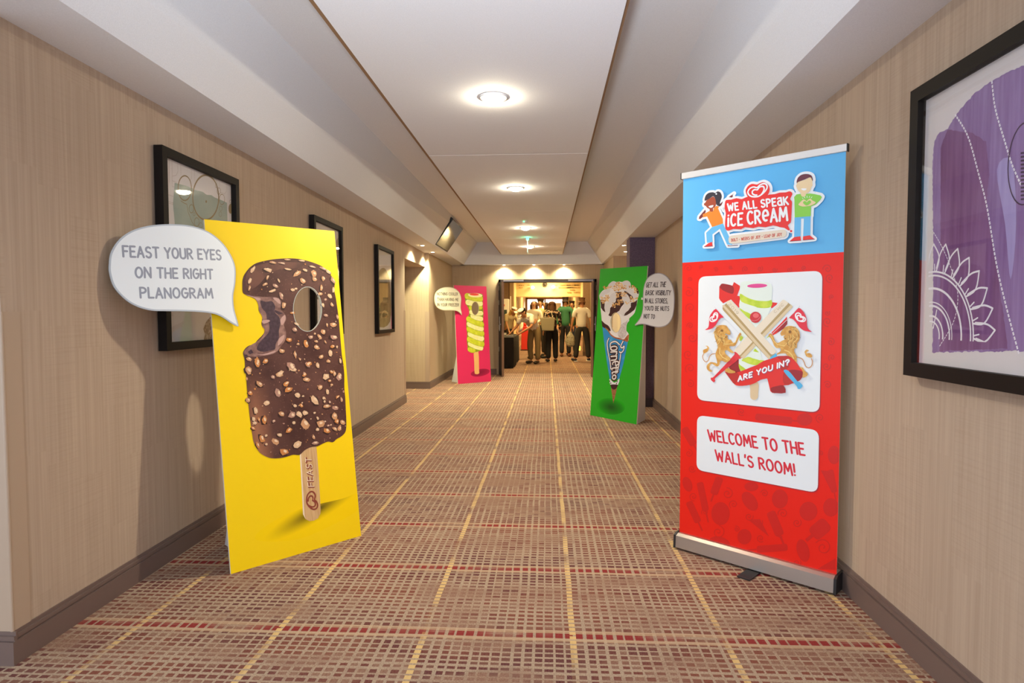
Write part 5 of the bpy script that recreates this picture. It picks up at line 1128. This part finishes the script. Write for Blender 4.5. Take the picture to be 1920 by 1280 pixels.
cl = MB().add(vs, fs).obj('table_cloth', mat('cloth_black', '#15110d', 0.85), None, smooth=False)
cl.location = (-1.35, 16.1, 0); tag(cl, 'black floor length cloth draped over the table inside the doorway', 'tablecloth')
for i, (dx, dy, w, d, h, c, lb) in enumerate(((0.18, 0.55, 0.13, 0.10, 0.05, '#cfcac0', 'small grey box standing on the black clothed table'), (0.05, -0.9, 0.21, 0.3, 0.012, '#c8a06a', 'tan sheet of card on the near end of the black table'), (0.42, -0.75, 0.16, 0.12, 0.03, '#b8b6b0', 'pale flat packet on the near edge of the black clothed table'))):
    m = MB().box(dx-w/2, dx+w/2, dy-d/2, dy+d/2, 0, h).box(dx-w/2-0.002, dx+w/2+0.002, dy-d/2-0.002, dy+d/2+0.002, h*0.7, h+0.002)
    o = m.obj('carton', mat('carton_%d' % i, c, 0.6)); o.location = (-1.35, 16.1, 0.746); tag(o, lb, 'box')
t = thing('display_fridge', (-1.36, 19.2, 0), 'tall white glass-door fridge behind the black table', 'fridge')
MB().box(-0.32, 0.16, 0, 0.5, 0, 1.79).obj('cabinet', mat('fridge_white', '#e6e2d2', 0.5), t, bevel=0.01)
MB().box(-0.27, 0.11, -0.012, 0.0, 0.2, 1.45).obj('glass_door', mat('fridge_glass', '#3f4f48', 0.1), t)
MB().box(-0.32, 0.16, -0.02, 0.0, 0.12, 0.2).box(-0.32, 0.16, -0.02, 0, 1.45, 1.5).box(-0.32, -0.27, -0.02, 0, 0.2, 1.45).box(0.11, 0.16, -0.02, 0, 0.2, 1.45).obj('door_frame', MATS['fridge_white'], t)
MB().box(-0.2, 0.04, -0.012, -0.002, 1.56, 1.62).obj('red_badge', mat('badge_red', '#d8502c', 0.5), t)
MB().box(-0.16, -0.0, -0.012, -0.002, 1.66, 1.69).obj('blue_badge', mat('badge_blue', '#5a88b0', 0.5), t)
MB().cyl((0.085, -0.04, 0.8), (0.085, -0.04, 1.1), 0.01, n=8).obj('door_handle', M_STEEL, t)
t = thing('red_stand', (-0.80, 22.2, 0), 'red floor stand with a white handle partly behind the leaning man', 'stand')
MB().prism([(-0.13, -0.1, 0.03), (0.11, -0.1, 0.03), (0.15, -0.1, 0.5), (0.10, -0.1, 0.86), (-0.05, -0.1, 0.9), (-0.12, -0.1, 0.6)], (0, 0.2, 0)).obj('body', mat('stand_red', '#d8301a', 0.4), t, bevel=0.02)
MB().cyl((0, 0, 0.86), (0.02, 0, 1.0), 0.05, 0.07).obj('neck', MATS['stand_red'], t, smooth=True)
MB().box(-0.15, 0.15, -0.12, 0.12, 0, 0.035).obj('foot', mat('stand_black', '#2a2622', 0.6), t)
for (x, z, w, h, lb) in ((-1.62, 1.66, 0.22, 0.36, 'upper white notice on the yellow passage wall left of the glass doors'),):
    o = MB().box(0, 0.01, 0, 0.9, 0, 0.6).obj('wall_notice', mat('notice_white', '#efe9d8', 0.6)); o.location = (-1.70, 34.6, 1.5); tag(o, lb, 'notice')
o = MB().box(-0.6, 0.35, 0, 0.01, 0, 0.72).obj('door_poster', mat('notice_white', '', 0)); o.location = (0.75, 48.02, 1.5); tag(o, 'white poster fixed on the right glass door at the far end', 'poster')
o = MB().box(0, 0.04, -0.05, 0.05, 0, 0.62).obj('wall_sign', mat('notice_white', '', 0)); o.rotation_euler = (0, 0, 0); o.location = (-1.43, 23.93, 1.40); tag(o, 'narrow white vertical sign on the brown post left of the people', 'sign')
t = thing('wall_box', (1.12, 23.0, 2.78), 'cream angular box hanging high beyond the right of the doorway', 'speaker')
MB().prism([(0, 0, 0), (0.45, 0, 0.12), (0.52, 0, 0.42), (0.2, 0, 0.5), (-0.05, 0, 0.25)], (0, 0.3, 0)).obj('casing', mat('box_cream', '#ded6b8', 0.6), t, bevel=0.02)
o = MB().box(-0.02, 0.02, -0.01, 0, 0, 0.09).box(-0.05, 0.05, 0, 0.03, -0.02, 0.12).obj('floor_light', mat('floor_glow', '#ffd23c', 0.5, emit=4)); o.location = (1.07, 20.6, 0.12); tag(o, 'tiny yellow light low on the wall behind the person in white tee', 'light')

def skin(name, nodes, edges, m, parent, sub=2, root=0):
    me = bpy.data.meshes.new(name); me.from_pydata([n[0] for n in nodes], edges, []); me.update(); me.materials.append(m)
    o = bpy.data.objects.new(name, me); COL.objects.link(o); o.parent = parent
    md = o.modifiers.new('skin', 'SKIN'); md.use_smooth_shade = True
    sv = me.skin_vertices[0].data
    for i, n in enumerate(nodes):
        r = n[1]; sv[i].radius = r if isinstance(r, tuple) else (r, r); sv[i].use_root = (i == root)
    s_ = o.modifiers.new('sub', 'SUBSURF'); s_.levels = sub; s_.render_levels = sub
    return o
def lerp(a, b, t): return tuple(a[i]+(b[i]-a[i])*t for i in range(3))
SK = mat('skin_tone', '#c98f62', 0.55); SKL = mat('skin_light', '#d6a27a', 0.55)
def person(loc, face, label, H=1.74, pose=None, top='#e8e3d2', sleeve='short', legs='#25211c', shoe='#26241f', hair='#3a2a1c', hairstyle='short', cap=None, skinm=None, female=False, shirt_long=0.0, pattern=None, group=None, legw=1.0):
    k = H/1.74; P = dict(pelvis=(0,0,.96), spine=(0,.0,1.14), chest=(0,0,1.33), neck=(0,0,1.475), hb=(0,.012,1.56), head=(0,.02,1.63), crown=(0,.01,1.70),
        sR=(.17,0,1.415), eR=(.225,-.03,1.14), wR=(.235,.03,.90), sL=(-.17,0,1.415), eL=(-.225,-.03,1.14), wL=(-.235,.03,.90),
        hR=(.085,0,.93), kR=(.10,.02,.50), aR=(.105,-.01,.085), tR=(.12,.13,.035), hL=(-.085,0,.93), kL=(-.10,.02,.50), aL=(-.105,-.01,.085), tL=(-.12,.13,.035))
    if pose: P.update(pose)
    P = {a: tuple(x*k for x in b) for a, b in P.items()}
    root = thing('person', (loc[0], loc[1], 0), label, 'person', group); root.rotation_euler = (0, 0, radians(face))
    sm = skinm or SK; f = 0.93 if female else 1.0
    nodes = []; edges = []; idx = {}
    def nd(n, p, r): idx[n] = len(nodes); nodes.append((p, r)); return idx[n]
    def ed(a, b): edges.append((idx[a], idx[b]))
    nd('pelvis', P['pelvis'], (.13*f*k, .095*k)); nd('spine', P['spine'], (.118*f*k, .085*k)); nd('chest', P['chest'], (.135*f*k, .095*k)); nd('neck', P['neck'], .05*k); nd('hb', P['hb'], (.062*k, .072*k)); nd('head', P['head'], (.074*k, .09*k)); nd('crown', P['crown'], (.058*k, .07*k))
    for a, b in (('pelvis','spine'),('spine','chest'),('chest','neck'),('neck','hb'),('hb','head'),('head','crown')): ed(a, b)
    # nose as part of the continuous head
    hd = Vector(P['head']); up = (Vector(P['crown'])-Vector(P['hb'])).normalized(); fw = Vector((0, 1, 0)); fw = (fw-up*fw.dot(up)).normalized(); rt_ = fw.cross(up)
    nd('nose', tuple(hd+fw*.098*k-up*.022*k), .012*k); ed('head', 'nose')
    for S_ in 'RL':
        sg = 1 if S_ == 'R' else -1
        nd('s'+S_, P['s'+S_], .056*f*k); nd('e'+S_, P['e'+S_], .040*f*k); nd('w'+S_, P['w'+S_], .026*f*k)
        e_, w_ = Vector(P['e'+S_]), Vector(P['w'+S_]); d = (w_-e_).normalized(); side = d.cross(Vector((0, 1, 0.001))).normalized(); acr = d.cross(side).normalized()
        nd('p'+S_, tuple(w_+d*.055*k), (.030*k, .018*k)); nd('q'+S_, tuple(w_+d*.085*k), (.032*k, .015*k))
        for a, b in (('chest','s'+S_), ('s'+S_,'e'+S_), ('e'+S_,'w'+S_), ('w'+S_,'p'+S_), ('p'+S_,'q'+S_)): ed(a, b)
        for q, (off, ln) in enumerate(((-.026, .055), (-.009, .068), (.009, .064), (.026, .05))):
            b0 = w_+d*.10*k+acr*off*k; m1 = b0+d*ln*.5*k+side*sg*.006*k; m2 = b0+d*ln*k*.95-side*sg*.012*k
            nd('f%s%d' % (S_, q), tuple(b0), .0095*k); nd('g%s%d' % (S_, q), tuple(m1), .0085*k); nd('h%s%d' % (S_, q), tuple(m2), .007*k)
            ed('q'+S_, 'f%s%d' % (S_, q)); ed('f%s%d' % (S_, q), 'g%s%d' % (S_, q)); ed('g%s%d' % (S_, q), 'h%s%d' % (S_, q))
        th0 = w_+d*.045*k+acr*.036*k; th1 = th0+d*.035*k+acr*.018*k
        nd('t0'+S_, tuple(th0), .011*k); nd('t1'+S_, tuple(th1), .008*k); ed('p'+S_, 't0'+S_); ed('t0'+S_, 't1'+S_)
        nd('h'+S_+'ip', P['h'+S_], .082*k*legw); nd('k'+S_, P['k'+S_], .052*k); nd('a'+S_, P['a'+S_], .036*k); nd('toe'+S_, P['t'+S_], (.036*k, .024*k))
        for a, b in (('pelvis','h'+S_+'ip'), ('h'+S_+'ip','k'+S_), ('k'+S_,'a'+S_), ('a'+S_,'toe'+S_)): ed(a, b)
    skin('body', nodes, edges, sm, root, 1)
    # shirt
    g = 1.16
    n2 = [(lerp(P['pelvis'], P['spine'], -0.35-shirt_long), (.165*f*k, .135*k)), (lerp(P['pelvis'], P['spine'], .35), (.160*f*k, .13*k)), (P['spine'], (.152*f*k, .122*k)), (P['chest'], (.165*f*k, .128*k)), (lerp(P['chest'], P['neck'], .55), (.15*f*k, .10*k)), (lerp(P['chest'], P['neck'], .92), (.085*k, .075*k))]
    e2 = [(0, 1), (1, 2), (2, 3), (3, 4), (4, 5)]
    for S_ in 'RL':
        a = len(n2); n2.append((P['s'+S_], .082*f*k)); e2.append((4, a))
        if sleeve == 'short': n2 += [(lerp(P['s'+S_], P['e'+S_], .45), .072*f*k), (lerp(P['s'+S_], P['e'+S_], .85), .066*f*k)]; e2 += [(a, a+1), (a+1, a+2)]
        else: n2 += [(P['e'+S_], .060*f*k), (lerp(P['e'+S_], P['w'+S_], .98), .044*f*k)]; e2 += [(a, a+1), (a+1, a+2)]
    tm = mat('cloth_'+top.strip('#'), top, 0.8) if not pattern else pattern
    skin('shirt', n2, e2, tm, root, 1)
    # trousers
    n3 = [(lerp(P['pelvis'], P['spine'], .45), (.148*k, .118*k)), (P['pelvis'], (.155*k, .125*k))]; e3 = [(0, 1)]
    for S_ in 'RL':
        a = len(n3); n3 += [(P['h'+S_], .108*k*legw), (P['k'+S_], .080*k*legw), (lerp(P['k'+S_], P['a'+S_], 1.0), .070*k*legw)]; e3 += [(1, a), (a, a+1), (a+1, a+2)]
    skin('trousers', n3, e3, mat('cloth_'+legs.strip('#'), legs, 0.85), root, 1)
    for S_ in 'RL':
        an, te = Vector(P['a'+S_]), Vector(P['t'+S_]); d = te-an
        heel = an+Vector((0, -0.035*k, 0)); heel.z = an.z-.045*k
        skin('shoe', [(tuple(an+Vector((0, -.005, -.01))), .052*k), (tuple(an+Vector((0, -.01, -.035*k))), (.054*k, .05*k)), (tuple(te+Vector((0, 0, .012))), (.056*k, .045*k)), (tuple(te+Vector((d.x, d.y, 0)).normalized()*.06*k+Vector((0,0,.01))), (.045*k, .035*k))], [(0, 1), (1, 2), (2, 3)], mat('shoe_'+shoe.strip('#'), shoe, 0.5), root, 1)
        if shoe == '#222a3a':
            MB().box(-.05*k, .05*k, -.07*k, .17*k, -.004, .018).obj('sole', mat('sole_white', '#ded8c8', 0.6), root).location = (an.x, an.y, 0.006)
    # face: eyes, mouth, ears
    for sx in (-1, 1):
        c = hd+fw*.079*k+rt_*sx*.030*k+up*.004*k
        MB().lathe([(0.0001, -.010*k), (.009*k, -.005*k), (.011*k, 0), (.009*k, .005*k), (0.0001, .010*k)], tuple(c), 10).obj('eye', mat('eye_dark', '#2a1c14', 0.3), root, smooth=True)
        c = hd+rt_*sx*.080*k-up*.008*k
        MB().cyl(tuple(c-rt_*sx*.006*k), tuple(c+rt_*sx*.008*k), .02*k, .026*k, 10).obj('ear', sm, root, smooth=True)
    c = hd+fw*.086*k-up*.055*k
    MB().box(c.x-.022*k, c.x+.022*k, c.y-.006, c.y+.004, c.z-.004*k, c.z+.004*k).obj('mouth', mat('mouth_red', '#8c4438', 0.5), root)
    # hair
    if hairstyle != 'bald':
        cr = Vector(P['crown']); q_ = 0.8 if cap else 1.0; hn = [(tuple(hd-fw*.018*k+up*(.03 if not cap else -.01)*k), (.086*k*q_, .096*k*q_)), (tuple(cr+up*.012*k*(1 if not cap else -3)-fw*.012*k), (.070*k*q_, .080*k*q_)), (tuple(hd-fw*.045*k-up*.03*k), (.070*k, .052*k))]
        he = [(0, 1), (0, 2)]
        if hairstyle in ('long', 'bob'):
            L_ = .22 if hairstyle == 'long' else .09
            hn += [(tuple(hd-fw*.055*k-up*(.10+L_*.3)*k), (.095*k, .055*k)), (tuple(hd-fw*.065*k-up*(.12+L_)*k), (.085*k, .04*k))]; he += [(2, 3), (3, 4)]
            for sx in (-1, 1):
                a = len(hn); hn += [(tuple(hd+rt_*sx*.075*k-fw*.01*k-up*.02*k), (.03*k, .05*k)), (tuple(hd+rt_*sx*.088*k-fw*.005*k-up*(.10)*k), (.032*k, .045*k)), (tuple(hd+rt_*sx*.085*k-up*(.13+L_*.5)*k), (.026*k, .035*k))]; he += [(0, a), (a, a+1), (a+1, a+2)]
        skin('hair', hn, he, mat('hair_'+hair.strip('#'), hair, 0.8, noise=(40, hair, 0.4, 0.6)), root, 1)
    else:
        pass
    if cap:
        cm = mat('cap_white', '#efe9d8', 0.7); cr = Vector(P['crown'])
        skin('cap', [(tuple(hd+up*.055*k), (.118*k, .128*k)), (tuple(cr+up*.045*k), (.085*k, .095*k))], [(0, 1)], cm, root, 2)
        skin('cap_peak', [(tuple(hd+fw*.085*k+up*.040*k), (.080*k, .014*k)), (tuple(hd+fw*.19*k+up*.015*k), (.065*k, .012*k))], [(0, 1)], cm, root, 1)
    return root, P, idx
# floral top
def floral():
    n = NB('floral_cloth'); x, y, z = n.xyz(); a = n.noise(n.vec(n.f('MULTIPLY', x, 16.0), n.f('MULTIPLY', y, 16.0), n.f('MULTIPLY', z, 16.0)), 1.0, 2.0)
    return n.done(n.mix(n.rng(a, 0.54, 0.60), lin('#1d1612'), lin('#c9a98c')), 0.85)
M_FLO = floral()
pz = lambda **k: k
# man in white cap leaning over the table (faces the table on his right hand side, towards camera-left)
person((-0.33, 16.15), 145, 'person in white cap and polo shirt, khaki trousers, leaning over the black table', H=1.76, top='#ebe6d6', legs='#8d7950', shoe='#3a352c', hair='#2a1e14', cap=True,
    pose=pz(pelvis=(0,-.02,.93), spine=(0,.12,1.08), chest=(0,.30,1.20), neck=(0,.42,1.28), hb=(0,.48,1.31), head=(0,.535,1.34), crown=(0,.575,1.385), sR=(.17,.34,1.22), eR=(.25,.42,.98), wR=(.34,.52,.84), sL=(-.17,.34,1.22), eL=(-.24,.44,.98), wL=(-.06,.60,.84), hR=(.09,-.02,.91), hL=(-.09,-.02,.91), kR=(.11,.05,.49), kL=(-.10,-.02,.49)))
person((-1.13, 17.92), 215, 'blonde person in a white cap looking down behind the black table', H=1.64, female=True, top='#cdb98a', legs='#3a3026', hair='#c49a4a', hairstyle='long', cap=True,
    pose=pz(spine=(0,.05,1.12), chest=(0,.13,1.27), neck=(0,.20,1.39), hb=(0,.26,1.45), head=(0,.31,1.50), crown=(0,.34,1.57), sR=(.16,.15,1.34), eR=(.22,.26,1.10), wR=(.20,.36,.90), sL=(-.16,.15,1.34), eL=(-.22,.26,1.10), wL=(-.12,.36,.90)))
person((-0.37, 17.95), 165, 'brown haired person in a white shirt facing the camera, grey trousers', H=1.72, female=True, top='#e9e2cc', sleeve='long', legs='#5b5848', shoe='#4a4236', hair='#4a2c18', hairstyle='bob', skinm=SKL, shirt_long=0.3,
    pose=pz(eR=(.24,.02,1.16), wR=(.10,.20,1.06), eL=(-.24,.02,1.16), wL=(-.08,.21,1.04)))
person((-0.20, 19.3), 160, 'short haired person in a pale shirt behind the brown haired one', H=1.77, top='#dccf9e', sleeve='long', legs='#3d3a34', hair='#3a2a1c', skinm=SKL)
person((-0.02, 18.3), 95, 'dark haired person mostly hidden behind the one with the shoulder bag', H=1.70, female=True, top='#d8c48e', legs='#221c16', hair='#2c1c12', hairstyle='long', pose=pz(wR=(.15,.25,1.05), wL=(-.15,.25,1.05)))
person((0.14, 16.75), 12, 'long haired person in floral top and black trousers, seen from behind', H=1.69, female=True, pattern=M_FLO, sleeve='long', legs='#15120f', shoe='#1a1612', hair='#5b3a20', hairstyle='long', legw=1.12, shirt_long=0.2)
bx, by = 0.02, 16.50
t = thing('shoulder_bag', (bx, by, 0.86), 'large grey tote bag on the shoulder of the long haired person', 'bag')
MB().loft([(-.15,-.05,0),(.17,-.05,0),(.17,.05,0),(-.15,.05,0)], [(-.21,-.03,.36),(.20,-.03,.35),(.20,.03,.35),(-.21,.03,.36)]).obj('bag_body', mat('bag_grey', '#8d8468', 0.7), t, bevel=0.02)
hp_ = [(.10*cos(a)+0.03, -0.02, .34+.20*sin(a)) for a in [pi*i/10 for i in range(11)]]
m = MB()
for a, b in zip(hp_[:-1], hp_[1:]): m.cyl(a, b, .011, n=6)
m.obj('handle', mat('strap_cream', '#d9ceb0', 0.6), t, smooth=True)
person((0.565, 18.85), -8, 'dark haired person in a green shirt and dark trousers walking away', H=1.82, top='#2f6a45', sleeve='long', legs='#1c1b1c', shoe='#6b3f22', hair='#2a1c14',
    pose=pz(eL=(-.24,-.07,1.15), wL=(-.21,-.10,.93), eR=(.24,-.03,1.15), kL=(-.10,.03,.5), aL=(-.10,-.04,.085), tL=(-.12,.09,.035)), shirt_long=0.3)
person((0.80, 19.75), 172, 'dark haired person in blue jeans, mostly hidden between the green shirt and white tee', H=1.72, female=True, top='#4a3c30', sleeve='long', legs='#2f3a4c', shoe='#222a3a', hair='#2a1c14')
person((0.965, 17.1), 4, 'balding person in a white tee and dark jeans, seen from behind, holding a plastic bag', H=1.76, top='#e9e4d4', legs='#2e2c28', shoe='#222a3a', hairstyle='short', hair='#7a5636', shirt_long=0.1, legw=1.08,
    pose=pz(hR=(.10,0,.93), kR=(.17,.06,.50), aR=(.19,.0,.085), tR=(.22,.13,.035), kL=(-.13,-.02,.50), aL=(-.18,-.12,.085), tL=(-.24,.0,.035), eL=(-.25,-.05,1.13), wL=(-.29,.02,.88), eR=(.25,-.02,1.12), wR=(.27,.05,.88)))
t = thing('plastic_bag', (0.65, 17.02, 0.41), 'crumpled translucent plastic bag held by the balding person in a white tee', 'bag')
rb = random.Random(3); m = MB(); prof = [(0.02, .42), (.05, .36), (.10, .28), (.125, .16), (.10, .05), (.05, 0.0), (.0005, 0.0)]
m.lathe(prof, n=14); m.v = [(x*(1.15+rb.uniform(-.15, .15)), y*(.6+rb.uniform(-.1, .1)), z+rb.uniform(-.012, .012)) for x, y, z in m.v]
m.obj('bag_body', mat('bag_plastic', '#b9b396', 0.35, noise=(22, '#6f6a55', 0.5, 0.7)), t)
